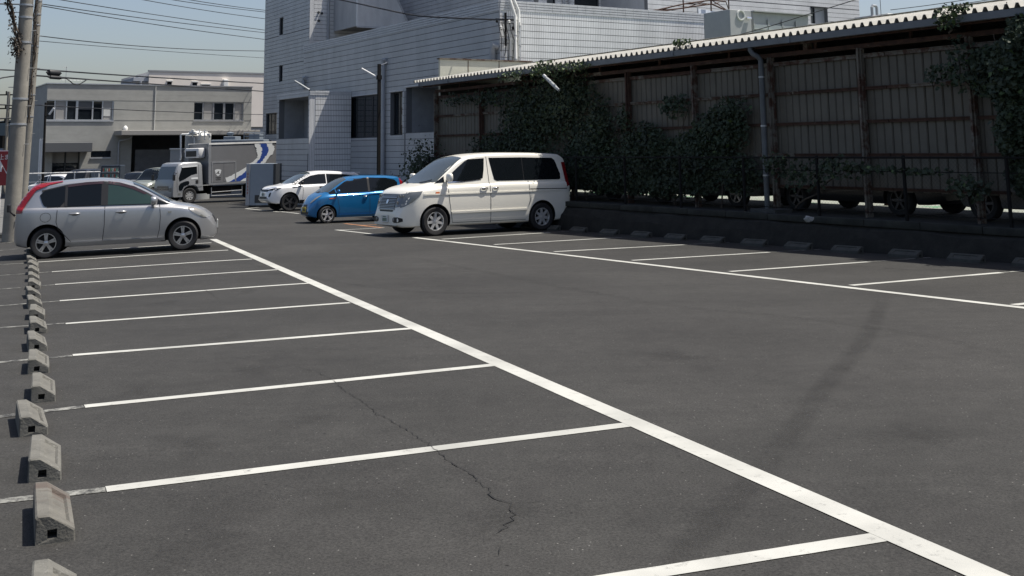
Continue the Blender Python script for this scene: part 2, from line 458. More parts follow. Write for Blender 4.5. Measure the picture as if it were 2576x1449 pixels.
# cracks in the asphalt
CRACK = mat('crack_dark', (.011, .011, .011), 1.0)  # plain dark colour of the crack strips
def crack(px, wd, name='crack', m=CRACK):
    pts = []
    for i in range(len(px) - 1):
        A, B = G(*px[i]), G(*px[i + 1]); k = max(2, int((B - A).length / .035))
        for j in range(k):
            q = A.lerp(B, j / k); s_ = Vector((-(B - A).y, (B - A).x, 0)).normalized()
            pts.append(q + s_ * random.gauss(0, .007) + Vector((random.gauss(0, .005), random.gauss(0, .005), 0)))
    pts.append(G(*px[-1]))
    strip(name, pts, wd * .42, m, .0058, jitter=.6, taper=True)
crack([(745, 925), (800, 937), (836, 957), (870, 985), (910, 1010), (945, 1040), (985, 1060), (1030, 1085), (1080, 1120), (1090, 1128)], .011)
crack([(1090, 1128), (1125, 1155), (1165, 1180), (1210, 1215), (1240, 1255), (1280, 1268), (1297, 1295), (1290, 1310), (1260, 1335), (1245, 1345)], .012)
crack([(1285, 1268), (1330, 1264), (1370, 1262)], .006)
crack([(1250, 1370), (1262, 1385), (1255, 1398)], .007)
crack([(205, 1160), (300, 1151), (370, 1146), (430, 1140)], .005)
crack([(515, 728), (530, 738), (548, 752)], .010)
crack([(2220, 674), (2290, 679), (2440, 680)], .03)
STAIN = worn_paint('tyre_smear', (.0265, .026, .0255), .42, .66, under=(.031, .0305, .0298), scale=5)
def curve_pts(px, k=10):
    P = [G(*q) for q in px]; out = []
    for i in range(len(P) - 1):
        p0, p1, p2, p3 = P[max(i - 1, 0)], P[i], P[i + 1], P[min(i + 2, len(P) - 1)]
        for j in range(k):
            t = j / k
            out.append(.5 * ((2 * p1) + (-p0 + p2) * t + (2 * p0 - 5 * p1 + 4 * p2 - p3) * t * t + (-p0 + 3 * p1 - 3 * p2 + p3) * t ** 3))
    return out + [P[-1]]

def smear_mat(name, col, amt):
    m = bpy.data.materials.new(name); m.use_nodes = True; N, L = m.node_tree.nodes, m.node_tree.links
    b = N['Principled BSDF']; b.inputs['Base Color'].default_value = (*col, 1); b.inputs['Roughness'].default_value = .8; b.inputs['Specular IOR Level'].default_value = .3
    tc = N.new('ShaderNodeTexCoord'); sp = N.new('ShaderNodeSeparateXYZ'); L.new(tc.outputs['UV'], sp.inputs[0])
    n = N.new('ShaderNodeTexNoise'); n.inputs['Scale'].default_value = 4; n.inputs['Detail'].default_value = 7; n.inputs['Roughness'].default_value = .7
    L.new(tc.outputs['Object'], n.inputs['Vector'])
    r = N.new('ShaderNodeMapRange'); r.inputs['From Min'].default_value = .3; r.inputs['From Max'].default_value = .7; L.new(n.outputs['Fac'], r.inputs['Value'])
    a = N.new('ShaderNodeMath'); a.operation = 'MULTIPLY'; L.new(sp.outputs['X'], a.inputs[0]); L.new(r.outputs[0], a.inputs[1])
    c = N.new('ShaderNodeMath'); c.operation = 'MULTIPLY'; L.new(a.outputs[0], c.inputs[0]); c.inputs[1].default_value = amt
    L.new(c.outputs[0], b.inputs['Alpha']); return m
SMEAR = smear_mat('rubber_smear', (.012, .012, .012), .30)
SMEAR2 = smear_mat('faint_rubber_smear', (.012, .012, .012), .14)
OIL = smear_mat('oil_stain', (.008, .008, .008), .20)
def feathered(name, px, width, m, h):
    pts = curve_pts(px); b = MB(); vs, uv = [], []; n = len(pts)
    for i, p in enumerate(pts):
        d = pts[min(i + 1, n - 1)] - pts[max(i - 1, 0)]; s_ = Vector((-d.y, d.x, 0)).normalized()
        for k, a in ((-.5, 0), (-.2, .8), (.2, .8), (.5, 0)):
            q = p + s_ * (width * k); vs.append((q.x, q.y, gz(q.x, q.y) + h)); uv.append(a * min(1, i / 6, (n - 1 - i) / 6))
    b.add(vs, [(4 * i + k, 4 * i + k + 1, 4 * i + k + 5, 4 * i + k + 4) for i in range(n - 1) for k in range(3)])
    me = b.mesh(name); me.materials.append(m); L_ = me.uv_layers.new()
    for lp in me.loops: L_.data[lp.index].uv = (uv[lp.vertex_index], 0)
    return link(name, me, ground)
feathered('tyre_mark', [(2225, 740), (2190, 830), (2130, 910), (2070, 980), (2010, 1060), (1900, 1200), (1790, 1310), (1690, 1440)], .22, SMEAR, .0019)
feathered('tyre_mark', [(560, 650), (760, 692), (860, 712), (1000, 730), (1150, 738), (1350, 735)], .2, SMEAR2, .0017)
feathered('tyre_mark', [(2576, 900), (2300, 840), (2000, 800), (1700, 770), (1400, 720), (1150, 670), (1000, 640)], .24, SMEAR2, .0015)
rnd_ = random.Random(21)
for (x, y, r) in ((560, 850, .22), (640, 930, .3), (480, 1120, .26), (760, 1060, .2), (900, 1250, .32), (420, 760, .25), (620, 735, .2), (1250, 1300, .22), (350, 980, .2), (1900, 640, .22), (2150, 670, .2), (1700, 900, .35), (2300, 1100, .3), (520, 1330, .35), (700, 690, .25)):
    c = G(x, y); b = MB(); vs, uv = [(c.x, c.y, gz(c.x, c.y) + .0011)], [1.0]; n = 18
    for ring, a in ((.45, .7), (1.0, 0)):
        for k in range(n):
            t = 2 * math.pi * k / n; q = r * ring * (1 + .35 * math.sin(2 * t + x) + .2 * math.sin(5 * t + y)); X, Y = c.x + q * math.cos(t), c.y + q * 1.5 * math.sin(t); vs.append((X, Y, gz(X, Y) + .0011)); uv.append(a)
    b.add(vs, [(0, 1 + k, 1 + (k + 1) % n) for k in range(n)] + [(1 + k, 1 + n + k, 1 + n + (k + 1) % n, 1 + (k + 1) % n) for k in range(n)])
    me = b.mesh('oil_stain'); me.materials.append(OIL); L_ = me.uv_layers.new()
    for lp in me.loops: L_.data[lp.index].uv = (uv[lp.vertex_index], 0)
    link('oil_stain', me, ground)

# ------------------------------------------------------------------ concrete wheel stops
def stop_mesh(name, seed):
    """x: slope towards +x, y: length"""
    rnd = random.Random(seed)
    Wd, Hh, Ln, tp = .165, .12, .60, .058
    b = MB()
    prof = [(0, 0), (0, Hh - .008), (.008, Hh), (tp, Hh), (Wd, .05), (Wd + .004, 0)]
    n = len(prof)
    ys = [-Ln / 2, -Ln / 2 + .008, Ln / 2 - .008, Ln / 2]
    vs = []
    for k, y in enumerate(ys):
        sh = .006 if k in (0, 3) else 0
        for (x, z) in prof:
            vs.append((x + (sh if x < .01 else -sh if x > .15 else 0), y, max(0, z - sh * (z > .02))))
    fs = [(k * n + i, k * n + i + 1, (k + 1) * n + i + 1, (k + 1) * n + i) for k in range(3) for i in range(n - 1)]
    # sloped face with a recessed panel instead of one flat quad
    fs = [f for f in fs if f != (n + 3, n + 4, 2 * n + 4, 2 * n + 3)]
    o = len(vs)
    sx, sz = Wd - tp, .05 - Hh
    ln = math.hypot(sx, sz); nx, nz = -sz / ln, sx / ln
    def sp(u, y, d): return (tp + sx * u - nx * d, y, Hh + sz * u - nz * d)
    y0, y1 = ys[1], ys[2]
    ring = [sp(0, y0, 0), sp(1, y0, 0), sp(1, y1, 0), sp(0, y1, 0)]
    inn = [sp(.17, y0 + .07, 0), sp(.83, y0 + .07, 0), sp(.83, y1 - .07, 0), sp(.17, y1 - .07, 0)]
    bot = [sp(.22, y0 + .08, .014), sp(.78, y0 + .08, .014), sp(.78, y1 - .08, .014), sp(.22, y1 - .08, .014)]
    vs += ring + inn + bot
    for i in range(4):
        j = (i + 1) % 4
        fs += [(o + i, o + j, o + 4 + j, o + 4 + i), (o + 4 + i, o + 4 + j, o + 8 + j, o + 8 + i)]
    fs.append((o + 8, o + 9, o + 10, o + 11))
    # ends with a square lifting hole
    for k, sg in ((0, -1), (3, 1)):
        y = ys[k]; e = [k * n + i for i in range(n)]
        o2 = len(vs); hx0, hx1, hz0, hz1 = .05, .092, .022, .06
        vs += [(hx0, y, hz0), (hx0, y, hz1), (hx1, y, hz1), (hx1, y, hz0)]
        vs += [(hx0, y - sg * .09, hz0), (hx0, y - sg * .09, hz1), (hx1, y - sg * .09, hz1), (hx1, y - sg * .09, hz0)]
        h = [o2, o2 + 1, o2 + 2, o2 + 3]
        fs += [(e[0], e[1], h[1], h[0]), (e[1], e[2], e[3], h[2], h[1]), (e[3], e[4], h[3], h[2]), (e[4], e[5], e[0], h[0], h[3])]
        for i in range(4):
            j = (i + 1) % 4; fs.append((h[i], h[j], h[j] + 4, h[i] + 4))
        fs.append((o2 + 4, o2 + 5, o2 + 6, o2 + 7))
    b.add(vs, fs)
    me = b.mesh(name)
    bm = bmesh.new(); bm.from_mesh(me); bmesh.ops.remove_doubles(bm, verts=bm.verts, dist=.0008)
    for v in bm.verts: v.co += Vector((rnd.gauss(0, .0012), rnd.gauss(0, .0015), rnd.gauss(0, .0008) if v.co.z > .01 else 0))
    bmesh.ops.recalc_face_normals(bm, faces=bm.faces); bm.to_mesh(me); bm.free()
    return me
stopm = [stop_mesh('wheel_stop', i) for i in range(4)]
for q in stopm: q.materials.append(CONC)
rusty = stop_mesh('wheel_stop', 11); rusty.materials.append(RUSTCONC)
ORD = ['nearest', 'second', 'third', 'fourth', 'fifth', 'sixth', 'seventh', 'eighth', 'ninth', 'tenth', 'eleventh', 'twelfth', 'thirteenth', 'fourteenth', 'fifteenth', 'sixteenth', 'seventeenth', 'eighteenth', 'nineteenth', 'twentieth', 'twenty-first', 'twenty-second']
sA, sB = G(187, 1360), G(92, 662); sA.z = sB.z = 0
sd_ = (sB - sA).normalized(); sang = math.atan2(sd_.y, sd_.x) - math.pi / 2
spx = [(196, 1625), (187, 1360), (153, 1207), (120, 1093), (139, 1010), (123, 938), (119, 882), (118, 838), (112, 803), (106, 775), (103, 750), (101, 727), (99, 708), (97, 690), (94, 675), (92, 662)]
pts = [G(*q) for q in spx]
while len(pts) < 19: pts.append(pts[-1] + sd_ * 1.17)
for i, q in enumerate(pts):
    o = link('wheel_stop', rusty if i == 1 else stopm[i % 4])
    o.rotation_mode = 'QUATERNION'
    a = sang + random.gauss(0, .025)
    o.rotation_quaternion = ground_quat(a, q.x, q.y)
    c = q - Vector((math.cos(a), math.sin(a), 0)) * .165 + Vector((-math.sin(a), math.cos(a), 0)) * .30
    o.location = (c.x, c.y, gz(c.x, c.y) - .001)
    lab = 'rust-stained concrete wheel stop, second nearest in the left row' if i == 1 else \
        'grey concrete wheel stop cut by the bottom edge of the photo' if i == 0 else \
        ('grey concrete wheel stop, %s from the front in the left row' % ORD[i])
    tag(o, lab, 'wheel stop', 'wheel stops of the left row')
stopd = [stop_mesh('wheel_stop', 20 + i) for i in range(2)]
for q in stopd: q.materials.append(mat('shade_toned_stop_concrete', (.055, .055, .048), .95, var=.3, vscale=6, bump=.5, bscale=50))  # stop concrete darkened: the shed's shade is put into its colour
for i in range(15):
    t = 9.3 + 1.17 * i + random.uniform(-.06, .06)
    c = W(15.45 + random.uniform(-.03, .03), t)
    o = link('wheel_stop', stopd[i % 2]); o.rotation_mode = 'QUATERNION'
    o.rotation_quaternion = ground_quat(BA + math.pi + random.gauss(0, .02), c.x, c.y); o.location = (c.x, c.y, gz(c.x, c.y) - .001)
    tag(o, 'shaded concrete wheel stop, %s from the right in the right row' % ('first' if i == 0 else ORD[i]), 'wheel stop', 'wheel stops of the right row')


# ------------------------------------------------------------------ raised yard, shed
KZ = .28
b = MB()
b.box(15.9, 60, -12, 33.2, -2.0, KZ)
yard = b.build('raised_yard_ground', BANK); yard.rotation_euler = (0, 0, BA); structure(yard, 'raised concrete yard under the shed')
b = MB()
for i in range(30):
    t0 = -4 + i * 1.2
    b.bbox(15.82, 16.0, t0 + .006, t0 + 1.194, KZ - .10, KZ + .02 + random.uniform(-.006, .006), .012)
kerb = b.build('yard_kerb', mat('shade_toned_kerb', (.026, .027, .022), .95, var=.5, vscale=3), smooth=30); kerb.rotation_euler = (0, 0, BA); structure(kerb, 'low concrete kerb along the fence')  # kerb concrete toned down to carry the shade under the eave
b = MB()
b.box(19.5, 50, -12, 30.9, KZ + .004, KZ + .008)
o = b.build('back_yard_paving', mat('pale_paving', (.22, .235, .2), .9, var=.2, vscale=1.0, spots=((.07, .2, .1), .5, .56, .6))); o.rotation_euler = (0, 0, BA)
structure(o, 'sunlit green painted paving behind the shed')

T0, T1, WP = 2.0, 31.95, 16.7
shed = pt_thing('open_shed', 'long low shed with corrugated roof, rusty frame and beige metal sheet wall', 'shed', 19, 17, KZ)
OF = (19, 17, KZ)
# wall sheets, one per rib
t = T0; i = 0
while t < T1 - .1:
    wdt = .19
    tb = MB(OF); j = random.uniform(-.006, .006)
    x = WP + j
    # shallow trapezoid pan
    pr = [(t + .004, x + .022), (t + .022, x), (t + wdt - .022, x), (t + wdt - .004, x + .022)]
    zt = 3.24 + random.uniform(-.01, .01); zb = .76 + random.uniform(-.015, .015)
    tb.add([(q, s_, zb) for s_, q in pr] + [(q, s_, zt) for s_, q in pr] + [(x + .03, pr[0][0], zb), (x + .03, pr[3][0], zb), (x + .03, pr[0][0], zt), (x + .03, pr[3][0], zt)],
           [(0, 1, 5, 4), (1, 2, 6, 5), (2, 3, 7, 6), (8, 9, 11, 10)])
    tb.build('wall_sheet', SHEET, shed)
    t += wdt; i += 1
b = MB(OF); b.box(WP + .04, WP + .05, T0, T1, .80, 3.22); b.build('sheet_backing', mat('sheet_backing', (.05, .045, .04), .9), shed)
# girts
for z, h in ((.80, .05), (1.42, .055), (2.04, .055), (2.66, .055), (3.27, .07)):
    t = T0
    while t < T1:
        e = min(t + 2.4, T1); b = MB(OF)
        b.box(WP - .055, WP - .003, t + .01, e - .01, z - h / 2, z + h / 2)
        b.box(WP - .075, WP - .055, t + .01, e - .01, z + h / 2 - .012, z + h / 2 + .004)
        b.build('girt', random.choice((RUST, RUST, RUSTL)), shed); t = e
b = MB(OF); b.box(WP - .1, WP + .02, T0, T1, 3.42, 3.5); b.build('wall_beam', RUST, shed)
b = MB(OF); b.box(19.98, 20.02, T0, T1, 1.15, 4.28); b.build('rear_wall', mat('dark_rear_sheet', (.05, .052, .055), .8, var=.2), shed)
b = MB(OF); b.box(WP + .06, 19.97, T1 - .1, T1 - .06, .9, 3.75); b.build('end_wall', mat('dark_rear_sheet', (.05, .052, .055)), shed)
# posts
for t in (31.9, 29.0, 26.6, 24.2, 21.8, 19.35, 16.93, 14.56, 12.18, 9.8, 7.4, 5.0, 2.6):
    b = MB(OF); b.box(WP - .11, WP - .02, t - .05, t + .05, KZ, 3.42); b.box(WP - .16, WP - .115, t - .022, t + .022, KZ, 3.42)
    b.build('post', RUSTL if int(t * 10) % 2 else RUST, shed)
    b = MB(OF); b.cyl((19.9, t, KZ), (19.9, t, 4.25), .06, n=8); b.build('rear_post', RUST, shed)
for t in (30.4, 27.8, 25.4, 23, 20.6, 18.2, 15.7, 13.4, 11.0, 8.6):
    b = MB(OF); b.box(WP - .06, WP - .02, t - .025, t + .025, 3.5, 3.80); b.build('stud', RUST if t not in (15.7,) else RUSTL, shed)
b = MB(OF); b.box(WP - .11, WP + .01, 15.85, 15.97, 3.5, 3.79); b.build('stud', RUSTL, shed)
# purlins and rafters
def rz_(p): return 3.78 + (p - 16.3) * .154
for p in (16.8, 18.1, 19.4, 20.5):
    b = MB(OF); b.box(p - .03, p + .03, T0 - .3, T1 + .4, rz_(p) - .09, rz_(p) - .01); b.build('purlin', RUST, shed)
for t in (31.9, 26.6, 21.8, 16.93, 12.18, 7.4):
    b = MB(OF); b.prism([(16.5, rz_(16.5) - .2), (20.3, rz_(20.3) - .2), (20.3, rz_(20.3) - .1), (16.5, rz_(16.5) - .1)], lambda u, v, d: (u, d, v), t - .04, t + .04)
    b.build('rafter', RUST, shed)
# roof sheets: deep corrugation, each sheet five waves
pit, hh = .2, .075
t = T0 - .4; nsh = 0
while t < T1 + .4:
    b = MB(OF); vs, fs = [], []
    prof = []
    nw = 4
    for k in range(nw):
        q = t + k * pit
        prof += [(q, 0), (q + .085, 0), (q + .118, hh), (q + .167, hh)]
    prof.append((t + nw * pit, 0))
    lift = .004 * (nsh % 2); jp = random.uniform(-.012, .012)
    for p in (16.24 + jp, 20.6):
        for (q, h) in prof: vs.append((p, q, rz_(p) + h + lift))
    n = len(prof); fs += [(k, k + 1, n + k + 1, n + k) for k in range(n - 1)]
    m0 = len(vs)
    for p in (16.24 + jp, 20.6):
        for (q, h) in prof: vs.append((p, q, rz_(p) + h + lift - .008))
    fs += [(m0 + k, m0 + n + k, m0 + n + k + 1, m0 + k + 1) for k in range(n - 1)]
    fs += [(k, m0 + k, m0 + k + 1, k + 1) for k in range(n - 1)]
    b.add(vs, fs); b.build('roof_sheet', SLATE, shed, recalc=False); t += nw * pit; nsh += 1
b = MB(OF); b.box(20.42, 20.62, T0 - .4, T1 + .4, rz_(20.5) + .095, rz_(20.5) + .105); b.build('ridge_cap', SLATE, shed)
# gutter lengths
t = T0 - .4
while t < T1 + .35:
    e = min(t + 3.6, T1 + .4); b = MB(OF)
    z = 3.755
    pf = [(16.2, z), (16.215, z - .12), (16.34, z - .12), (16.36, z), (16.35, z), (16.33, z - .11), (16.225, z - .11), (16.21, z)]
    b.prism(pf, lambda u, v, d: (u, d, v), t + .003, e - .003)
    b.box(16.192, 16.2, e - .06, e - .003, z - .125, z + .006)
    b.build('gutter', GUTTER, shed); t = e
b = MB(OF); b.box(16.36, 16.42, T0 - .4, T1 + .4, 3.6, 3.765); b.build('fascia', RUST, shed)
# downpipe with swan neck
b = MB(OF); tp_ = 17.02
b.tube([(16.28, tp_ + .12, 3.66), (16.28, tp_ + .12, 3.58), (16.3, tp_ + .08, 3.5), (16.36, tp_, 3.44), (16.42, tp_ - .02, 3.36), (16.42, tp_ - .02, KZ + .05)], .055, 12)
dp = b.build('downpipe', mat('shed_pipe', (.11, .12, .125), .55, var=.2), shed, smooth=40)
b = MB(OF)
for z in (1.0, 2.0, 3.0): b.cyl((16.42, tp_ - .02, z), (16.42, tp_ - .02, z + .03), .065, n=12)
b.build('pipe_clip', GALV, dp)
b = MB(OF); b.bbox(16.2, 16.68, tp_ - .45, tp_ + .25, KZ - .01, KZ + .07, .01); b.build('pipe_footing', KERBC, shed)

# slanted fluorescent lamp at the eave
LAMPG = mat('lamp_shade_grey', (.34, .36, .36), .4)  # white cover greyed: partial shade at the eave is in the colour
def tube_lamp(name, label, p, t, z, dp_, dt, dz, ln, arm=None):
    d = Vector((dp_, dt, dz)).normalized() * ln
    th = pt_thing(name, label, 'lamp', p, t, z)
    b = MB((p, t, z)); a = Vector((p, t, z)); c = a + d
    b.tube([a, a + d * .25, a + d * .75, c], [.03, .045, .045, .035], 10); b.build('lamp_cover', LAMPG, th, smooth=40)
    b = MB((p, t, z)); b.cyl(a - d * .06, a + d * .1, .045, .045, 10); b.build('lamp_socket', GALV, th)
    b = MB((p, t, z))
    if arm: b.tube([a] + [Vector(q) for q in arm], .018, 8); b.build('bracket', DARKST, th)
    return th
t_, z_ = on_p(1370, 192, 15.9)
t2_, z2_ = on_p(1406, 227, 15.9)
tube_lamp('fluorescent_lamp', 'slanted white tube lamp hanging from the shed eave among ivy', 15.9, t_, z_, 0, t2_ - t_, z2_ - z_, math.hypot(t2_ - t_, z2_ - z_), [(16.2, t_ + .1, z_ + .05), (16.4, t_ + .15, 3.66)])

# chain-link fence on the kerb
fence = pt_thing('chain_link_fence', 'dark rusty chain-link fence on the kerb in front of the shed', 'fence', 16.0, 17, KZ)
FO = (16.0, 17, KZ)
for i in range(15):
    t = 3.2 + i * 2.0
    b = MB(FO); b.cyl((16.0, t, KZ), (16.0, t, 1.42), .03, n=8); b.build('post', DARKST, fence)
for z in (1.38, 1.14, .42):
    for i in range(14):
        t = 3.2 + i * 2.0; b = MB(FO); b.cyl((15.985, t, z), (15.985, t + 2.0, z), .018 if z > 1.3 else .008, n=6); b.build('rail', DARKST, fence)
b = MB(FO); hgt = 1.34 - .36; q = 3.2
while q < 31.2:
    for sgn in (1, -1):
        a, c = (q, .36) if sgn > 0 else (q + hgt, .36), (q + hgt, 1.34) if sgn > 0 else (q, 1.34)
        b.add([(15.97, a[0], a[1]), (15.97, a[0] + .0025, a[1]), (15.97, c[0] + .0025, c[1]), (15.97, c[0], c[1])], [(0, 1, 2, 3)])
    q += .075
b.build('wire_mesh', DARKST, fence, recalc=False)['kind'] = 'stuff'

# ------------------------------------------------------------------ ivy
def leaf_cloud(b, n, sampler, size=(.05, .1), flat=None):
    for _ in range(n):
        c = Vector(sampler()); s_ = random.uniform(*size)
        nr = Vector((random.gauss(-.7, .5), random.gauss(-.1, .5), random.gauss(.35, .5)))
        if nr.length < .05: nr = Vector((-1, 0, 0))
        nr.normalize(); x = nr.orthogonal().normalized(); x.rotate(Quaternion(nr, random.uniform(0, 6.28))); y = nr.cross(x)
        k = nr * (s_ * .25)
        b.add([c - y * s_ * .9, c + x * s_ * .75 - y * s_ * .1 + k, c + x * s_ * .28 + y * s_ * .4, c + y * s_ + k * .5, c - x * s_ * .28 + y * s_ * .4, c - x * s_ * .75 - y * s_ * .1 + k],
              [(0, 1, 2, 5), (2, 3, 4), (2, 4, 5)])
def ivy(label, name, lobes, t0, z0, stems, light=.0, size=(.022, .07), p0=16.5):
    th = pt_thing(name, label, 'ivy', p0, t0, z0)
    o = (p0, t0, z0)
    b = MB(o)
    for (ta, za, tb, zb) in stems:
        ps = []
        for i in range(9):
            u = i / 8; ps.append((p0 + .05 + random.uniform(-.05, .05), ta + (tb - ta) * u + random.gauss(0, .06), za + (zb - za) * u))
        b.tube(ps, [.02 * (1 - .6 * i / 8) for i in range(9)], 5)
    b.build('stem', STEM, th)
    b1, b2 = MB(o), MB(o)
    for (tc_, zc, rt, rz2, n, dp_) in lobes:
        def smp():
            while 1:
                u, v = random.gauss(0, .5), random.gauss(0, .5)
                if u * u + v * v < 1.3: break
            k = max(.1, 1 - (u * u + v * v) * .6)
            return (p0 - abs(random.gauss(0, dp_)) * k + .04, tc_ + u * rt, max(KZ + .02, zc + v * rz2))
        n1 = int(n * (1 - light)); leaf_cloud(b1, n1, smp, size); leaf_cloud(b2, n - n1, smp, size)
    b1.build('foliage', LEAF, th, recalc=False)
    if b2.v: b2.build('young_foliage', LEAFL, th, recalc=False)
    return th
def tz(x, y, p=16.4): return on_p(x, y, p)
def lobe(x, y, rx, ry, n, dp_=.11):
    ta, za = tz(x, y); tb, _ = tz(x + rx, y); _, zb = tz(x, y - ry)
    return (ta, za, abs(tb - ta), abs(zb - za), n, dp_)
ivy('dense ivy covering the left part of the shed wall above the white van', 'ivy',
    [lobe(1330, 300, 85, 100, 4200), lobe(1420, 250, 70, 80, 2600), lobe(1480, 390, 70, 90, 3600), lobe(1250, 380, 80, 50, 1800), lobe(1230, 245, 60, 25, 400), lobe(1400, 430, 130, 40, 2600), lobe(1170, 440, 60, 40, 900), lobe(1150, 250, 50, 20, 160)],
    25.5, KZ, [(25, .3, 25.6, 3.9), (27.5, .3, 27, 2.5), (23.6, .3, 23.2, 3.0)], .03)
ivy('ivy spreading low over the middle of the shed wall left of the downpipe', 'ivy',
    [lobe(1610, 385, 60, 70, 3000), lobe(1730, 400, 90, 60, 3400), lobe(1800, 335, 70, 60, 1900), lobe(1570, 440, 100, 45, 2400), lobe(1850, 440, 50, 50, 1400), lobe(1660, 465, 130, 30, 2600), lobe(1830, 280, 45, 35, 360), lobe(1690, 265, 40, 30, 260), lobe(1500, 300, 30, 60, 600), lobe(1560, 300, 20, 40, 160)],
    20, KZ, [(20.2, .3, 19.6, 2.4), (18.5, .3, 18.0, 2.6), (21.8, .3, 22.2, 2.2)], .02)
ivy('big dark ivy mass hanging over the right end of the shed wall', 'ivy',
    [lobe(2560, 200, 60, 105, 4200, .2), lobe(2570, 330, 50, 90, 3600, .2), lobe(2485, 180, 45, 60, 1100), lobe(2595, 90, 45, 60, 2000, .2), lobe(2600, 440, 60, 60, 1600), lobe(2420, 160, 40, 70, 160), lobe(2370, 190, 40, 30, 80)],
    11, KZ, [(11.2, .3, 11.3, 3.9), (10.6, .3, 11.6, 3.4)], .03, p0=16.35)
ivy('thin ivy trailing along the fence between the downpipe and the right posts', 'ivy',
    [lobe(2060, 440, 80, 40, 260), lobe(2150, 420, 60, 30, 140), lobe(1990, 410, 40, 30, 130), lobe(2230, 425, 90, 12, 120), lobe(2350, 430, 90, 10, 110), lobe(2480, 470, 60, 30, 180)],
    15, KZ, [(16, .4, 14.5, 1.2)], .02, p0=16.02)
def tuft(label, x, y, rx, ry, n, p=16.15, li=.6, dens=.12):
    ta, za = tz(x, y, p); tb, _ = tz(x + rx, y, p); _, zb = tz(x, y - ry, p)
    ivy(label, 'ivy', [(ta, za, abs(tb - ta), abs(zb - za), n, dens)], ta, za, [(ta, za - .25, ta + .1, za + .1)], li, (.025, .055), p)
tuft('bright ivy tuft spilling over the gutter above the slanted eave lamp', 1375, 178, 45, 26, 420)
tuft('bright ivy sprig along the roof edge right of the eave lamp', 1445, 168, 40, 14, 150)
tuft('small ivy sprig sticking up above the roof edge near mid roof', 1715, 107, 22, 9, 90, 16.3)
tuft('ivy leaves hanging from the gutter at the far left of the shed', 1290, 190, 40, 14, 110)
tuft('sunlit ivy sprig over the gutter near the right end of the shed', 2385, 45, 32, 36, 170, 16.1, .5)
tuft('ivy sprig on the gutter just left of the right photo edge', 2420, 20, 26, 10, 60, 16.2, .4)
# shrub behind the van
t_, z_ = on_p(1065, 440, 16.2)
th = pt_thing('shrub', 'small dark shrub at the far left end of the shed behind the van', 'shrub', 16.2, t_, -.3)
b = MB((16.2, t_, -.3))
for k in range(7): b.tube([(16.2, t_, -.3), (16.2 + random.uniform(-.2, .2), t_ + random.uniform(-.4, .4), .6), (16.2 + random.uniform(-.3, .3), t_ + random.uniform(-.7, .7), random.uniform(1, 1.7))], [.02, .014, .005], 5)
b.build('stem', STEM, th)
b = MB((16.2, t_, -.3)); leaf_cloud(b, 1500, lambda: (16.2 + random.gauss(0, .25), t_ + random.gauss(0, .42), max(-.2, 1.0 + random.gauss(0, .38))), (.03, .07)); b.build('foliage', LEAF, th, recalc=False)

# litter under the fence
c = W(15.6, on_p(2035, 551, 15.6)[0]); b = MB(); rnd = random.Random(3)
bm = bmesh.new(); bmesh.ops.create_icosphere(bm, subdivisions=2, radius=.075)
for v in bm.verts: v.co = Vector((v.co.x * 1.2, v.co.y, v.co.z * .8)) * rnd.uniform(.7, 1.2)
me = bpy.data.meshes.new('crumpled_paper'); bm.to_mesh(me); bm.free(); me.materials.append(mat('paper', (.32, .32, .3), .8))
o = link('crumpled_paper', me); zz = on_p(2035, 551, 15.6)[1]
o.location = (c.x, c.y, zz); tag(o, 'crumpled white paper caught on the bank below the fence', 'litter')
b = MB(); b.add([W(15.45, on_p(2035, 551, 15.6)[0] - .4, zz - .09), W(15.9, on_p(2035, 551, 15.6)[0] - .4, zz - .09), W(15.9, on_p(2035, 551, 15.6)[0] + .4, zz - .09), W(15.45, on_p(2035, 551, 15.6)[0] + .4, zz - .09)], [(0, 1, 2, 3)])
# soil bank leaning on the yard wall
b = MB()
ns = 60
vs = []
for i in range(ns + 1):
    t = -4 + i * (37.0 / ns)
    for (p, z) in ((15.62, -.6), (15.70, -.05 + random.uniform(-.04, .04)), (15.80, .12 + random.uniform(-.03, .03)), (15.9, .2)):
        q = W(p + random.uniform(-.02, .02), t); vs.append((q.x, q.y, max(z, gz(q.x, q.y) - .05) if z < 0 else z))
b.add(vs, [(i * 4 + k, (i + 1) * 4 + k, (i + 1) * 4 + k + 1, i * 4 + k + 1) for i in range(ns) for k in range(3)])
structure(b.build('soil_bank', mat('soil', (.017, .016, .013), 1.0, var=.4, vscale=5, bump=.8, bscale=30)), 'dark soil bank below the fence')  # soil colour darkened further to paint in the shade below the fence

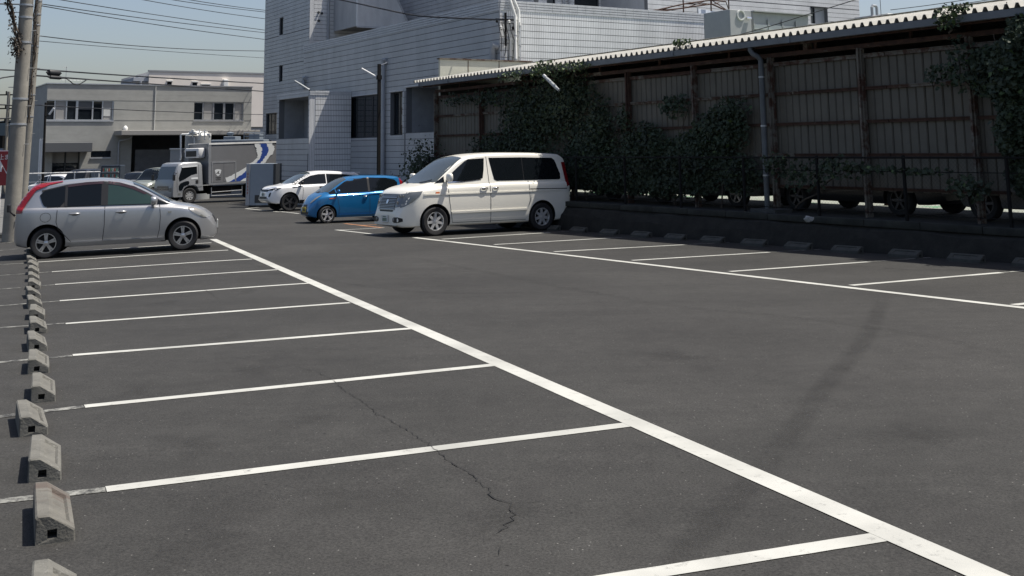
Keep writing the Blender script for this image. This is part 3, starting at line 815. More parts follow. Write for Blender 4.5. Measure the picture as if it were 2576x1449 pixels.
# ------------------------------------------------------------------ tiled office building
def cells(u0, u1, z0, z1, ops):
    zs = sorted({z0, z1, *[z for o_ in ops for z in (o_[2], o_[3]) if z0 < z < z1]})
    out = []
    for a, c in zip(zs, zs[1:]):
        zm = (a + c) / 2; cuts = sorted([(o_[0], o_[1]) for o_ in ops if o_[2] < zm < o_[3] and o_[1] > u0 and o_[0] < u1]); x = u0
        for (l, r) in cuts:
            if l > x: out.append((x, l, a, c))
            x = max(x, r)
        if x < u1: out.append((x, u1, a, c))
    return out
K = 1.05
def kz(z): return 1.62 + (z - 1.62) * K
K2 = 1.26
def kz2(z): return 1.62 + (z - 1.62) * K2
BO = (24, 46, -.8)
bld = pt_thing('tiled_office_building', 'large blue-grey tiled office building with tower and low wing behind the parked cars', 'building', *BO)
CH, JG = .225 * K, .021
def wall(axis, at_, u0, u1, z0, z1, ops=(), thick=.25, sgn=-1, ztop_detail=None, tile=None, name='wall'):
    """axis 'p': wall plane p=at_ facing -p (street), u=t ; axis 't': plane t=at_ facing -t (end), u=p"""
    tile = tile or (TILE_T if axis == 'p' else TILE_P)
    b = MB(BO)
    def bx(b, l, r, a, c, d0, d1):
        if axis == 'p': b.box(at_ + d0, at_ + d1, l, r, a, c)
        else: b.box(l, r, at_ + d0, at_ + d1, a, c)
    for (l, r, a, c) in cells(u0, u1, z0, z1, ops): bx(b, l, r, a, c, .0, thick)
    wl = b.build(name, JOINT, bld)
    zd = ztop_detail or z1
    z = z0
    while z < zd - .05:
        c = min(z + CH - JG, zd)
        for (l, r, a, c2) in cells(u0, u1, z, c, ops):
            if r - l < .03 or c2 - a < .03: continue
            b = MB(BO); bx(b, l + .002, r - .002, a, c2, -.016, .004); b.build('tile_course', tile, wl)
        z += CH
    if zd < z1:
        b = MB(BO)
        for (l, r, a, c) in cells(u0, u1, zd + .02, z1, ops): bx(b, l, r, a, c, -.012, .002)
        b.build('upper_cladding', tile, wl)
    return wl
def coping(axis, at_, u0, u1, z, parent, n=4):
    for k in range(n):
        a = z - .36 + k * .09; x = u0
        b = MB(BO)
        while x < u1 - .05:
            e = min(x + .36, u1)
            if axis == 'p': b.box(at_ - .035 - .004 * k, at_ + .02, x + .004, e - .004, a, a + .074)
            else: b.box(x + .004, e - .004, at_ - .035 - .004 * k, at_ + .02, a, a + .074)
            x = e
        b.build('coping_course', COPE, parent)
P2, PT, P1 = 18.6 * K, 19.0 * K2, 16.75 * K
TC, TL = 31.2 * K, 48.9 * K                 # wing from corner to its left end
WZ = kz(6.46)
def op(xl, xr, yt, yb, p):
    (ta, za), (tb, zb) = on_p(xl, yt, p), on_p(xr, yb, p); return (min(ta, tb), max(ta, tb), min(za, zb), max(za, zb))
o_win1 = op(873, 952, 246, 346, P2)
o_win2 = op(983, 1013, 233, 340, P2)
o_rec = (op(1022, 1097, 219, 330, P2)[0] - .9, op(1022, 1097, 219, 330, P2)[1], op(1022, 1097, 219, 331, P2)[2], op(1022, 1097, 221, 330, P2)[3])
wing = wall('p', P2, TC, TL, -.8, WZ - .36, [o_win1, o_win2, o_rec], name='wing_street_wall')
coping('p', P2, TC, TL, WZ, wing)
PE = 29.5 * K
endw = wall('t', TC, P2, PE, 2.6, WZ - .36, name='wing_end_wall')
coping('t', TC, P2, PE, WZ, endw)
b = MB(BO); b.box(P2 + .26, PE - .26, TC + .26, 49.25 * K, WZ - .55, WZ - .45); b.build('wing_roof', mat('flat_roof', (.3, .3, .3), .9, var=.2), bld)
b = MB(BO); b.box(P2, P2 + .25, TC, TL, WZ - .36, WZ - .004); b.box(P2 + .26, PE, TC, TC + .25, WZ - .36, WZ - .004); b.box(PE - .25, PE, TC + .26, 49 * K, -.6, WZ - .3); b.build('parapet_core', COPE, bld)
def window(ops, p, n, depth=.12, name='window', head=True):
    l, r, a, c = ops
    b = MB(BO); b.box(p + depth, p + depth + .05, l + .05, r - .05, a + .05, c - .05); wdw = b.build(name, GLASS, bld)
    b = MB(BO)
    for (y0, y1, z0, z1) in [(l, r, a, a + .05), (l, r, c - .05, c), (l, l + .05, a + .051, c - .051), (r - .05, r, a + .051, c - .051)]:
        b.box(p + depth - .03, p + depth + .06, y0 + .002, y1 - .002, z0, z1)
    b.build('frame', FRAME_D, wdw)
    for k in range(1, n):
        y = l + (r - l) * k / n; b = MB(BO); b.box(p + depth - .02, p + depth - .003, y - .03, y + .03, a + .052, c - .052); b.build('mullion', FRAME_D, wdw)
    b = MB(BO); b.box(p - .03, p + depth - .031, l + .002, r - .002, a - .05, a - .003); b.build('sill', COPE, wdw)
    if head: b = MB(BO); b.box(p - .04, p + .01, l - .08, r + .08, c + .02, c + .07); b.build('head_trim', COPE, wdw)
    return wdw
window(o_win1, P2, 4)
w2 = window(o_win2, P2, 2, .18)
for z in (2.6, 3.3):
    l, r, a, c = o_win2; b = MB(BO); b.box(P2 + .15, P2 + .17, l + .32, l + .4, z, z + .42); b.build('pale_curtain', mat('curtain', (.4, .4, .38), .9), w2)
# recessed loggia at the right of the wing
def loggia(ops, p, dep, dark_door=True):
    l, r, a, c = ops
    b = MB(BO)
    b.box(p + dep, p + dep + .1, l - .1, r + .1, a - .1, c + .1)
    b.box(p + .25, p + dep, l - .1, l - .002, a - .1, c + .1); b.box(p + .25, p + dep, r + .002, r + .1, a - .1, c + .1)
    b.box(p + .25, p + dep, l, r, a - .1, a - .002); b.box(p + .25, p + dep, l, r, c + .002, c + .1)
    lg = b.build('loggia', mat('loggia_render', (.30, .31, .32), .8, var=.12), bld)
    b = MB(BO); b.box(p + dep - .04, p + dep - .01, l + .12, l + (r - l) * .27, a + .02, c - .25); b.build('door', FRAME_D, lg)
    b = MB(BO); b.cyl((p + dep - .12, l + (r - l) * .62, c - .62), (p + dep - .003, l + (r - l) * .62, c - .62), .11, .11, 14); b.build('vent_cowl', GALV, lg)
    b = MB(BO); b.box(p - .045, p + .01, l - .05, r + .05, c + .02, c + .07); b.build('head_trim', COPE, lg)
loggia(o_rec, P2, 1.3)
# porch block in front of the wing
PL, PR, PZ = on_p(697, 300, P1)[0], on_p(778, 300, P1)[0], kz(4.22)
o_log = op(703, 775, 252, 346, P1)
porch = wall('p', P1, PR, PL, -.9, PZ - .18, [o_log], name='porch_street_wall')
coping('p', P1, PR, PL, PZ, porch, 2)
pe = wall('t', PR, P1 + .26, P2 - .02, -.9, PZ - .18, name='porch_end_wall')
b = MB(BO); b.box(P1, P1 + .26, PR - .004, PR, -.9, PZ - .2); b.build('porch_corner', TILE_P, pe)
coping('t', PR, P1, P2 - .02, PZ, pe, 2)
b = MB(BO); b.box(P1 + .26, P2, PR + .26, PL - .02, PZ - .3, PZ - .2); b.box(P1 + .26, P2, PL - .25, PL, -.9, PZ - .301); b.build('porch_roof', JOINT, bld)
loggia(o_log, P1, 1.2)
# tower
TT0, TT1 = on_p(779, 60, PT)[0], on_p(667, 60, PT)[0]
TZ, TU = 11.6, 19.4
o_t = [op(704, 713, 46, 87, PT), op(703, 711, 165, 205, PT), op(670, 697, 286, 338, PT)]
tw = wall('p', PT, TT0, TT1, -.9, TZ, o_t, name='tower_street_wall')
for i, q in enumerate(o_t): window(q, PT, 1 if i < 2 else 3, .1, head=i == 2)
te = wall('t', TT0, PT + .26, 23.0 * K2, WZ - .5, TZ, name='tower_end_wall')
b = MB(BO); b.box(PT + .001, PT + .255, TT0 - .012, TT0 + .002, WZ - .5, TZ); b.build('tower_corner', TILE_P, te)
b = MB(BO); b.box(PT + .26, 32, TT1 - .25, TT1, -.9, TZ - .01); b.box(PT + .26, 31.9, TT0 + .26, TT1 - .26, TZ - .4, TZ - .3); b.build('tower_core', JOINT, bld)
# set-back upper floors behind the wing
U0, U1, U2, UB, UF = 23.0 * K2, 26.2 * K2, 37.8 * K2, 36.0 * K2, 33.0 * K2
um = wall('p', U0, UB, TT0 - .02, WZ - .5, TU, ztop_detail=11.5, name='upper_street_wall')
ubay = wall('t', UB, U0 + .26, U1, WZ - .5, TU, [(23.6 * K2, 24.0 * K2, 7.4, 10.9), (24.9 * K2, 26.1 * K2, 7.4, 11.2)], ztop_detail=11.5, name='upper_bay_wall')
for (l, r) in ((23.6 * K2, 24.0 * K2), (24.9 * K2, 26.1 * K2)):
    b = MB(BO); b.box(l, r, UB + .1, UB + .15, 7.4, 11.2); b.build('dark_window', GLASS, bld)
b = MB(BO); b.cyl((24.35 * K2, UB - .1, WZ - .5), (24.35 * K2, UB - .1, 12), .07, n=10); b.cyl((24.6 * K2, UB - .1, WZ - .5), (24.6 * K2, UB - .1, 12), .05, n=10); b.build('riser_pipe', PVC, bld, smooth=40)
b = MB(BO); b.box(U1, U1 + .25, UF + .26, UB + .24, WZ - .5, TU); b.build('upper_return_wall', TILE_T, bld)
o_uw = (lambda A, B: (min(A[0], B[0]), max(A[0], B[0]), min(A[1], B[1]), max(A[1], B[1])))(on_t(2036, 15, UF), on_t(2083, 62, UF))
ue = wall('t', UF, U1, U2, 3.4, TU, [o_uw], ztop_detail=11.5, name='upper_end_wall')
l, r, a, c = o_uw
b = MB(BO); b.box(l + .0, r, UF + .3, UF + .35, a, c); nw = b.build('window', GLASS, bld)
b = MB(BO); b.box(l + .003, l + .1, UF + .02, UF + .29, a + .003, c - .003); b.box(l + .62, r - .003, UF + .22, UF + .28, a + .02, c - .02); b.build('shutter', mat('shutter_grey', (.4, .41, .42), .6), nw)
b = MB(BO); b.box(U2 - .3, U2 - .05, UF + .26, 49 * K2, -.6, TU); b.build('upper_back_wall', TILE_T, bld)
# stair balcony on the tower
b = MB(BO)
BT = 46.5 * K2
b.prism([(u * K2, kz2(v)) for u, v in [(20.2, 7.2), (21.75, 7.2), (22.1, 6.8), (22.95, 6.2), (22.95, 7.0), (21.5, 9.8), (20.2, 9.8)]], lambda u, v, d: (u, d, v), BT, BT + .18)
bal = b.build('stair_parapet', TILE_P, bld)
b = MB(BO); b.box(20.2 * K2, 20.2 * K2 + .16, BT + .19, TT0 - .02, kz2(7.2), kz2(9.8)); b.build('balcony_side', TILE_T, bal)
b = MB(BO); b.box(20.2 * K2 + .17, 22.9 * K2, BT + .19, TT0 - .02, kz2(7.25), kz2(7.4)); b.build('balcony_floor', mat('soffit', (.2, .2, .2), .9), bal)
b = MB(BO); b.prism([(u * K2, kz2(v)) for u, v in [(21.51, 9.8), (22.96, 7.0), (22.99, 7.04), (21.55, 9.84)]], lambda u, v, d: (u, d, v), BT - .04, BT + .22); b.box(20.16 * K2, 21.72 * K2, BT - .04, BT - .003, kz2(7.12), kz2(7.2)); b.build('balcony_trim', COPE, bal)
b = MB(BO); b.cyl((19.9 * K2, TT0 - .12, WZ - .5), (19.9 * K2, TT0 - .12, 11.2), .075, n=10); b.build('riser_pipe', PVC, bld, smooth=40)
for (p_, z_) in ((19.42 * K2, 9.75), (19.58 * K2, 9.7), (19.44 * K2, 9.25)):
    b = MB(BO); b.cyl((p_, TT0 - .1, z_), (p_, TT0 - .02, z_), .07, n=10); b.build('wall_vent', FRAME_D, bld)
b = MB(BO); b.prism([(26.9, 10.7), (27.7, 10.5), (27.75, 11.2), (26.9, 11.2)], lambda u, v, d: (u, d, v), 46, 51); b.build('upper_canopy', COPE, bld)
# downpipes with hooded tops on the street wall
for (x, yt, yb, p) in ((966, 150, 470, P2), (765, 195, 225, P2)):
    t, z = on_p(x, yt, p - .1); b = MB(BO); zb = -.7 if yb > 400 else on_p(x, yb, p - .1)[1]
    b.tube([(p + .0, t - .1, z - .12), (p - .11, t - .1, z), (p - .12, t, z), (p - .12, t + .02, z - .1), (p - .12, t + .02, zb)], .085, 10)
    b.build('downpipe', PVC, bld, smooth=50)
t, z = on_p(1243, 118, P2 - .1); b = MB(BO); b.tube([(P2, t - .1, z), (P2 - .15, t - .06, z + .05), (P2 - .16, t + .03, z - .1), (P2 - .16, t + .03, 2.8)], .12, 12); b.build('vent_pipe', PVC, bld, smooth=50)
b = MB(BO); b.box(P1 - .02, P1 - .004, PR + .02, PR + .1, .1, 1.5); b.box(P2 - .02, P2 - .004, o_rec[1] + .03, o_rec[1] + .13, .6, 3.9); b.build('dark_wall_joint', JOINT, bld)
b = MB(BO); b.box(P1 - .03, P1 - .012, PR + 1.6, PL - .05, -.9, .35); b.build('basement_opening', FRAME_D, bld)

# service conduits climbing the corner
def conduit(label, pts, r, m=PIPEW, n=10, cap=None):
    th = pt_thing('service_conduit', label, 'conduit', *pts[-1]); b = MB(pts[-1]); b.tube(pts, r, n); pp = b.build('pipe', m, th, smooth=50)
    b = MB(pts[-1])
    for k in range(3):
        q = Vector(pts[-1]).lerp(Vector(pts[-2]), .15 + .3 * k); b.cyl(q - Vector((0, 0, .02)), q + Vector((0, 0, .02)), r * 1.25, n=n)
    b.build('clip', GALV, th)
    if cap: b = MB(pts[-1]); b.cyl(Vector(pts[0]) - Vector((0, 0, .09)), Vector(pts[0]) + Vector((0, 0, .03)), r * 1.5, n=n); b.build('hood', PIPEW, th)
    return th
def e_pt(x, y, d=.1): p, z = on_t(x, y, TC - d); return (p, TC - d, z)
q = e_pt(1300, 0); conduit('thick pale conduit bending over the top of the building corner', [(q[0] - .25, TC + .3, WZ + .54), (q[0] - .3, TC - .05, WZ + .54), (q[0] - .2, TC - .12, WZ + .14), (q[0] + .05, TC - .12, WZ - .36), (q[0] + .06, TC - .12, 3.4)], .055)
q = e_pt(1292, 0); conduit('thick pale conduit bending over the parapet just left of its twin', [(q[0] - .35, TC + .3, WZ + .6), (q[0] - .4, TC - .05, WZ + .6), (q[0] - .3, TC - .25, WZ + .14), (q[0] - .04, TC - .25, WZ - .56), (q[0] - .04, TC - .25, 3.4)], .05)
for x, y, r, lab in ((1284, 96, .045, 'short white capped conduit at the building corner'), (1298, 44, .032, 'slim white capped conduit right of the corner cable bracket'), (1306, 58, .05, 'grey conduit with square fitting, rightmost at the building corner')):
    q = e_pt(x, y, .13); conduit(lab, [q, (q[0], q[1], q[2] - .2), (q[0], q[1], 3.4)], r, PVC if x == 1306 else PIPEW, cap=True)
q = e_pt(1272, 50, .15); th = pt_thing('cable_bracket', 'dark cable bracket with insulators on the building corner', 'bracket', *q)
b = MB(q); b.box(q[0] - .4, q[0] + .35, q[1] - .05, q[1] + .02, q[2] - .02, q[2] + .03); b.box(q[0] - .05, q[0] + .02, q[1] - .03, q[1] + .01, q[2] - .9, q[2] + .25); b.build('steel_arm', DARKST, th)
for k in range(5):
    b = MB(q); a = Vector(q) + Vector((-.38 + k * .16, -.06, -.12 - .22 * (k % 3))); b.lathe([(0, .02), (.03, .06), (.06, .03), (.09, .06), (.12, .02)], a, (0, 0, 1), 10); b.build('insulator', mat('porcelain', (.75, .75, .72), .25) if k % 2 else DARKST, th)
b = MB(q)
for k in range(5):
    a = Vector(q) + Vector((-.35 + .15 * k, -.08, -.1)); b.tube([a, a + Vector((.05, -.05, -.35)), a + Vector((.12 + .05 * (k % 2), -.03, -.6)), a + Vector((.1, 0, -1.0 - .15 * k))], .014, 6)
b.build('drop_cable', WIRE, th)

# small beige wall between shed and building
PW = (18.8, 32.45, KZ); b = MB(PW); b.box(17.05, 20.6, 32.45, 32.57, KZ, 4.54); bw = pt_thing('beige_panel_wall', 'pale beige rust-streaked panel wall above the left end of the shed', 'wall', *PW)
b.build('panel', mat('beige_panel', (.50, .50, .42), .8, var=.08, vscale=2, spots=((.28, .13, .05), 1.2, .66, .72, (6, 1, .25))), bw)
b = MB(PW); b.box(17.01, 20.64, 32.41, 32.61, 4.545, 4.59); b.build('top_trim', RUSTL, bw)
b = MB(PW)
for p in (18.1, 19.3): b.box(p - .012, p + .012, 32.442, 32.45, KZ, 4.54)
b.build('panel_joint', RUST, bw)

# roof equipment
def roof_box(name, label, cat, p0, p1, t0, t1, z0, z1, m, extra=None):
    th = pt_thing(name, label, cat, (p0 + p1) / 2, (t0 + t1) / 2, z0); o = ((p0 + p1) / 2, (t0 + t1) / 2, z0)
    b = MB(o); b.bbox(p0, p1, t0, t1, z0, z1, .02); b.build('casing', m, th)
    if extra: extra(th, o)
    return th
def on_t_box(xl, xr, yt, yb, t): (p0, z1), (p1, z0) = on_t(xl, yt, t), on_t(xr, yb, t); return p0, p1, z0, z1
GREEN = mat('pale_green_casing', (.33, .345, .34), .55, var=.06)
GREENL = mat('pale_cream_panel', (.56, .58, .55), .55, var=.05)
p0, p1, z0, z1 = on_t_box(1893, 2036, 30, 88, 30.0)
def pan(th, o):
    n = 4
    for k in range(n):
        a = p0 + (p1 - p0) * k / n; b = MB(o); b.box(a + .02, a + (p1 - p0) / n - .02, 29.96, 29.99, z0 + .1, z1 - .45); b.build('panel', GREENL, th)
        b = MB(o); b.box(a - .03, a + .05, 29.93, 29.97, z1 - .5, z1 - .25); b.build('latch', GREEN, th)
    b = MB(o); b.box(p0 - .05, p1 + .06, 29.85, 31.0, z1 + .002, z1 + .04); b.build('lid', GREEN, th)
roof_box('equipment_cabinet', 'long pale green equipment cabinet with four panels behind the shed roof', 'cabinet', p0, p1, 30.0, 31.0, KZ, z1, GREEN, pan)
p0b, p1b, z0b, z1b = on_t_box(1835, 1892, 23, 95, 29.7)
def fan(th, o):
    c = ((p0b + p1b) / 2, 29.7, (z0b + z1b) / 2 + .3); b = MB(o); b.lathe([(0, .2), (-.05, .19), (-.05, .15), (0, .14)], c, (0, 1, 0), 20); b.build('duct_collar', GREENL, th)
    b = MB(o); b.cyl((p1b - .3, 29.62, c[2] - .1), (p1b - .1, 29.62, c[2] - .1), .05, n=10); b.build('valve', CHROME, th)
roof_box('ventilation_unit', 'grey-green square ventilation unit standing left of the panelled cabinet', 'ventilation unit', p0b, p1b, 29.7, 31.1, KZ, z1b, GREEN, fan)
p0c, p1c, z0c, z1c = on_t_box(2195, 2300, 38, 70, 32)
def du(th, o):
    b = MB(o); q = p0c + .1; b.tube([(q, 32.1, z0c), (q, 32.1, z1c + .35), (q + .05, 32.1, z1c + .42), (q + .25, 32.1, z1c + .42), (q + .3, 32.1, z1c + .35), (q + .3, 32.1, z1c)], .06, 8); b.build('vent_pipe', PVC, th)
    b = MB(o); b.cyl((q + .55, 32.1, z1c), (q + .55, 32.1, z1c + 1.2), .012, n=6); b.build('aerial', DARKST, th)
    b = MB(o); b.bbox(p0c + .7, p1c + .2, 31.8, 33.1, z1c + .002, z1c + .1, .02); b.build('cover', PIPEW, th)
roof_box('cooling_unit', 'grey rooftop cooling unit with a looped vent pipe at upper right', 'cooling unit', p0c, p1c, 32, 33, KZ, z1c, mat('cooler_grey', (.33, .34, .36), .6, var=.1), du)
# rusty roof truss and pale tarpaulin screen on the wing roof
RT = 32.2 * K
q0 = on_t(1645, 27, RT); th = pt_thing('rusty_roof_frame', 'rusty lattice pipe frame standing on the wing roof', 'frame', q0[0], RT, WZ)
o = (q0[0], RT, WZ); b = MB(o)
A = [on_t(*q, RT) for q in ((1640, 28), (1720, 10), (1790, 0), (1826, 4))]; B = [on_t(*q, RT) for q in ((1640, 32), (1720, 20), (1790, 10), (1835, 30))]
P3 = lambda q, t=RT: (q[0], t, q[1])
for i in range(3):
    b.cyl(P3(A[i]), P3(A[i + 1]), .03, n=6); b.cyl(P3(B[i]), P3(B[i + 1]), .03, n=6); b.cyl(P3(A[i]), P3(B[i + 1]), .02, n=6); b.cyl(P3(A[i + 1]), P3(B[i + 1]), .02, n=6)
    b.cyl(P3(B[i], RT - .2), P3(A[i + 1], RT + .4), .02, n=6)
for q in ((1720, 45), (1790, 48), (1835, 48)): c = on_t(*q, RT); b.cyl((c[0], RT, 6.0), (c[0], RT, c[1] + .9), .03, n=6)
c0, c1 = on_t(1640, 30, RT), on_t(1836, 44, RT); b.cyl(P3(c0), P3(c1), .025, n=6)
b.build('lattice', RUST, th)
RS = 31.9 * K
pa = on_t_box(1757, 1823, 22, 52, RS)
th = pt_thing('tarpaulin_screen', 'pale blue-white tarpaulin screen beside the rusty roof frame', 'tarpaulin', pa[0], RS, WZ - .3)
b = MB((pa[0], RS, WZ - .3)); vs = []
for i in range(9):
    u = i / 8
    for z in (6.2, pa[3]): vs.append((pa[0] + (pa[1] - pa[0]) * u, RS + .05 * math.sin(i * 2.1), z - (.1 * u if z > 6.1 else 0)))
b.add(vs, [(2 * i, 2 * i + 2, 2 * i + 3, 2 * i + 1) for i in range(8)]); b.build('cloth', mat('tarp', (.55, .60, .66), .6), th)
b = MB((pa[0], RS, WZ - .3)); b.cyl((pa[0], RS + .05, 6), (pa[0], RS + .05, pa[3] + .05), .03, n=6); b.cyl((pa[1], RS + .05, 6), (pa[1], RS + .05, pa[3]), .03, n=6); b.build('pole', GALV, th)
th = pt_thing('roof_handrail', 'bent grey pipe handrail on the parapet at the right end of the wing', 'handrail', PE - .2, TC - .15, 5)
c = e_pt(1868, 46, .15); b = MB((PE - .2, TC - .15, 5)); b.tube([(c[0], TC - .15, 4.2), (c[0], TC - .15, c[2] - .1), (c[0] + .05, TC - .15, c[2]), (c[0] + .2, TC - .15, c[2]), (c[0] + .24, TC - .15, c[2] - .1), (c[0] + .24, TC - .15, 4.2)], .035, 8); b.build('rail', GALV, th, smooth=40)

# lamp poles against the building
t_, z_ = on_p(954, 161, 16.5); g = W(16.5, t_); gz0 = gz(g.x, g.y)
th = pt_thing('lamp_pole', 'tall thin black lamp pole in front of the tiled building', 'lamp pole', 16.5, t_, gz0)
b = MB((16.5, t_, gz0)); b.box(16.45, 16.55, t_ - .05, t_ + .05, gz0, z_); b.build('pole', DARKST, th)
b = MB((16.5, t_, gz0)); b.bbox(16.42, 16.58, t_ - .08, t_ + .08, gz0, gz0 + .06, .01); b.build('base_plate', DARKST, th)
b = MB((16.5, t_, gz0)); b.box(16.42, 16.58, t_ - .065, t_ + .065, z_ - .55, z_ - .4); b.build('junction_box', DARKST, th)
tl, zl = on_p(951, 194, 16.5)
b = MB((16.5, t_, gz0)); b.cyl((16.45, tl, zl), (16.05, tl + .4, zl + .32), .035, .03, 10); b.build('lamp_tube', mat('lamp_white', (.72, .72, .70), .3), th, smooth=40)
b = MB((16.5, t_, gz0)); b.cyl((16.56, tl, z_ - .05), (16.8, tl - .1, z_ + .05), .02, n=8); b.build('sensor_arm', GALV, th)
tl, zl = on_p(776, 225, P1 - .05)
tube_lamp('fluorescent_lamp', 'slanted white tube lamp on the corner of the porch block', P1 - .05, tl, zl, -.5, .5, .42, .75, [(P1 + .02, tl - .02, zl - .05)])

# ------------------------------------------------------------------ far grey building
GB = Vector((-31.3, 75.0, 0)); gp, gt = GB.dot(NV), GB.dot(DV)      # its left front corner; front wall runs along +p facing -t
gz0 = gz(GB.x, GB.y)
GO = (gp + 7, gt, gz0)
gb = pt_thing('grey_warehouse', 'two-storey flat-roofed grey building with ribbon windows behind the truck', 'building', *GO)
GREYW = mat('grey_siding', (.33, .33, .305), .8, var=.08, vscale=1.2, spots=((.275, .275, .255), .8, .5, .8, (1, 1, 3)))
GTOP = 1.62 + 4.66; GL = 14.1
def gq(x, y): p, z = on_t(x, y, gt); return p, z
def gop(xl, xr, yt, yb): (a, zt), (c, zb) = gq(xl, yt), gq(xr, yb); return a, c, zb, zt
wA = gop(118, 285, 251, 303); wB = gop(489, 612, 257, 303); slit = gop(229, 279, 380, 395)
door = gop(133, 198, 378, 462); bay = (gq(330, 400)[0], gp + GL - .4, gz0, gq(400, 341)[1])
door = (door[0], door[1], gz0 + .05, door[3])
pan_ = [(gp, gp + GL, gz0 - .3, GTOP)]
b = MB(GO)
for (l, r, a, c) in cells(gp, gp + GL, gz0 - .3, GTOP, [wA, wB, slit, door, bay]): b.box(l, r, gt + .02, gt + .25, a, c)
b.box(gp, gp + .25, gt + .26, gt + 16, gz0 - .3, GTOP); b.box(gp + GL - .25, gp + GL, gt + .26, gt + 16, gz0 - .3, GTOP)
b.box(gp + .26, gp + GL - .26, gt + .26, gt + 15.9, GTOP - .5, GTOP - .4); b.box(gp, gp + GL, gt + 16.01, gt + 16.2, gz0 - .3, GTOP)
gw = b.build('wall', GREYW, gb)
z = gz0
while z < GTOP - .05:                              # siding boards
    for (l, r, a, c) in cells(gp, gp + GL, z, min(z + .451, GTOP), [wA, wB, slit, door, bay]):
        if r - l < .06 or c - a < .06: continue
        b = MB(GO); b.box(l + .003, r - .003, gt, gt + .021, a, c); b.build('siding_board', GREYW, gw)
    z += .455
b = MB(GO); b.box(gp - .06, gp + GL + .06, gt - .06, gt + .3, GTOP + .002, GTOP + .07); b.box(gp - .06, gp + .3, gt + .301, gt + 16, GTOP + .002, GTOP + .07); b.build('roof_trim', ALU, gb)
b = MB(GO); xs = gq(390, 260)[0]; b.cyl((xs, gt - .04, gq(390, 328)[1]), (xs, gt - .04, GTOP - .05), .035, n=8); b.build('rain_pipe', mat('pale_pipe', (.5, .5, .47), .5), gb)
BLIND = mat('window_blind', (.30, .295, .28), .8)
def ribbon(o_, splits, nm):
    l, r, a, c = o_
    b = MB(GO); b.box(l, r, gt + .14, gt + .16, a, c); wd = b.build('window', GLASS, gb)
    b = MB(GO); b.box(l - .04, r + .04, gt - .05, gt + .13, a - .09, a - .005); b.build('sill', ALU, wd)
    b = MB(GO); b.box(l, r, gt + .08, gt + .139, c - .06, c); b.box(l, r, gt + .08, gt + .139, a, a + .06); b.build('frame', ALU, wd)
    x = l
    for k, (f, kind) in enumerate(splits):
        e = l + (r - l) * f
        b = MB(GO); wm = .07 if kind != 'm' else .12; b.box(e - wm, e + wm * .3, gt + .075, gt + .1395, a + .061, c - .061); b.build('mullion', ALU, wd)
        if kind == 'b': b = MB(GO); b.box(x + .05, e - .08, gt + .12, gt + .138, a + .062, c - .062); b.build('blind', BLIND, wd)
        if kind == 'h': b = MB(GO); b.box(x + .05, e - .08, gt + .12, gt + .138, a + (c - a) * .55, c - .062); b.build('blind', mat('dark_blind', (.10, .105, .11), .8), wd)
        x = e
    return wd
ra = ribbon(wA, [(.13, 'g'), (.30, 'b'), (.46, 'm'), (.69, 'h'), (.84, 'g'), (.995, 'b')], 'a')
b = MB(GO); l, r, a, c = wA; b.box(l + (r - l) * .85, l + (r - l) * .96, gt + .1, gt + .118, a + .3, c - .5); b.build('paper_notice', mat('notice', (.55, .56, .53), .8), ra)
ribbon(wB, [(.19, 'g'), (.40, 'b'), (.62, 'm'), (.82, 'g'), (.995, 'b')], 'b')
l, r, a, c = slit; b = MB(GO); b.box(l, r, gt + .14, gt + .16, a, c); sw = b.build('slit_window', GLASS, gb)
b = MB(GO); b.box(l - .05, l + (r - l) * .99, gt - .06, gt + .1, a - .1, a - .01); b.build('sill', ALU, sw)
# entrance
l, r, a, c = door; b = MB(GO); b.box(l, r, gt + .5, gt + .55, a, c); ent = b.build('entrance', GLASS, gb)
b = MB(GO); b.box(l, r, gt + .44, gt + .499, c - .85, c); b.build('transom', BLIND, ent)
b = MB(GO)
for x in (l, (l + r) / 2, r): b.box(x - .05, x + .05, gt + .40, gt + .439, a, c)
b.box(l - .05, l, gt + .251, gt + .5, a, c); b.box(r, r + .05, gt + .251, gt + .5, a, c); b.build('door_frame', FRAME_D, ent)
xa, xb = gq(111, 360)[0] - .3, gq(222, 360)[0]; zc0, zc1 = gq(160, 383)[1], gq(160, 359)[1]
b = MB(GO); b.bbox(xa, xb, gt - 1.5, gt - .01, zc0, zc1, .03); b.build('entrance_canopy', mat('dark_canopy', (.09, .095, .1), .6), gb)
# loading bay under a deep canopy
l, r, a, c = bay
DARKBAY = mat('bay_interior', (.13, .135, .14), .9, var=.15)
b = MB(GO); b.box(l, r, gt + 4.5, gt + 4.6, a, c); b.box(l - .1, l, gt + .26, gt + 4.5, a, c); b.box(r, r + .1, gt + .26, gt + 4.5, a, c); b.box(l, r, gt + .26, gt + 4.5, c, c + .1); b.build('loading_bay', DARKBAY, gb)
b = MB(GO)
for k in range(9): b.box(l + .3, l + 5.5, gt + .2, gt + .23, a + k * .34, a + k * .34 + .325)
b.build('shutter_slats', DARKBAY, gb)
zc0, zc1 = gq(400, 341)[1], gq(400, 329)[1]
b = MB(GO); b.bbox(gq(287, 335)[0], gp + GL - .05, gt - 2.2, gt - .01, zc0 + .0, zc1, .03); b.build('bay_canopy', mat('canopy_grey', (.3, .29, .27), .8), gb)
xp = gq(297, 400)[0]; b = MB(GO); zt = gq(300, 342)[1]
b.tube([(xp + .75, gt - .5, zt + .25), (xp + .75, gt - .4, zt - .1), (xp + .65, gt - .3, zt - .2), (xp + .05, gt - .1, zt - .33), (xp, gt - .08, zt - .45), (xp, gt - .08, gz0)], .055, 8); b.build('downpipe', PVC, gb, smooth=50)
qx, qz = gq(313, 322); b = MB(GO)
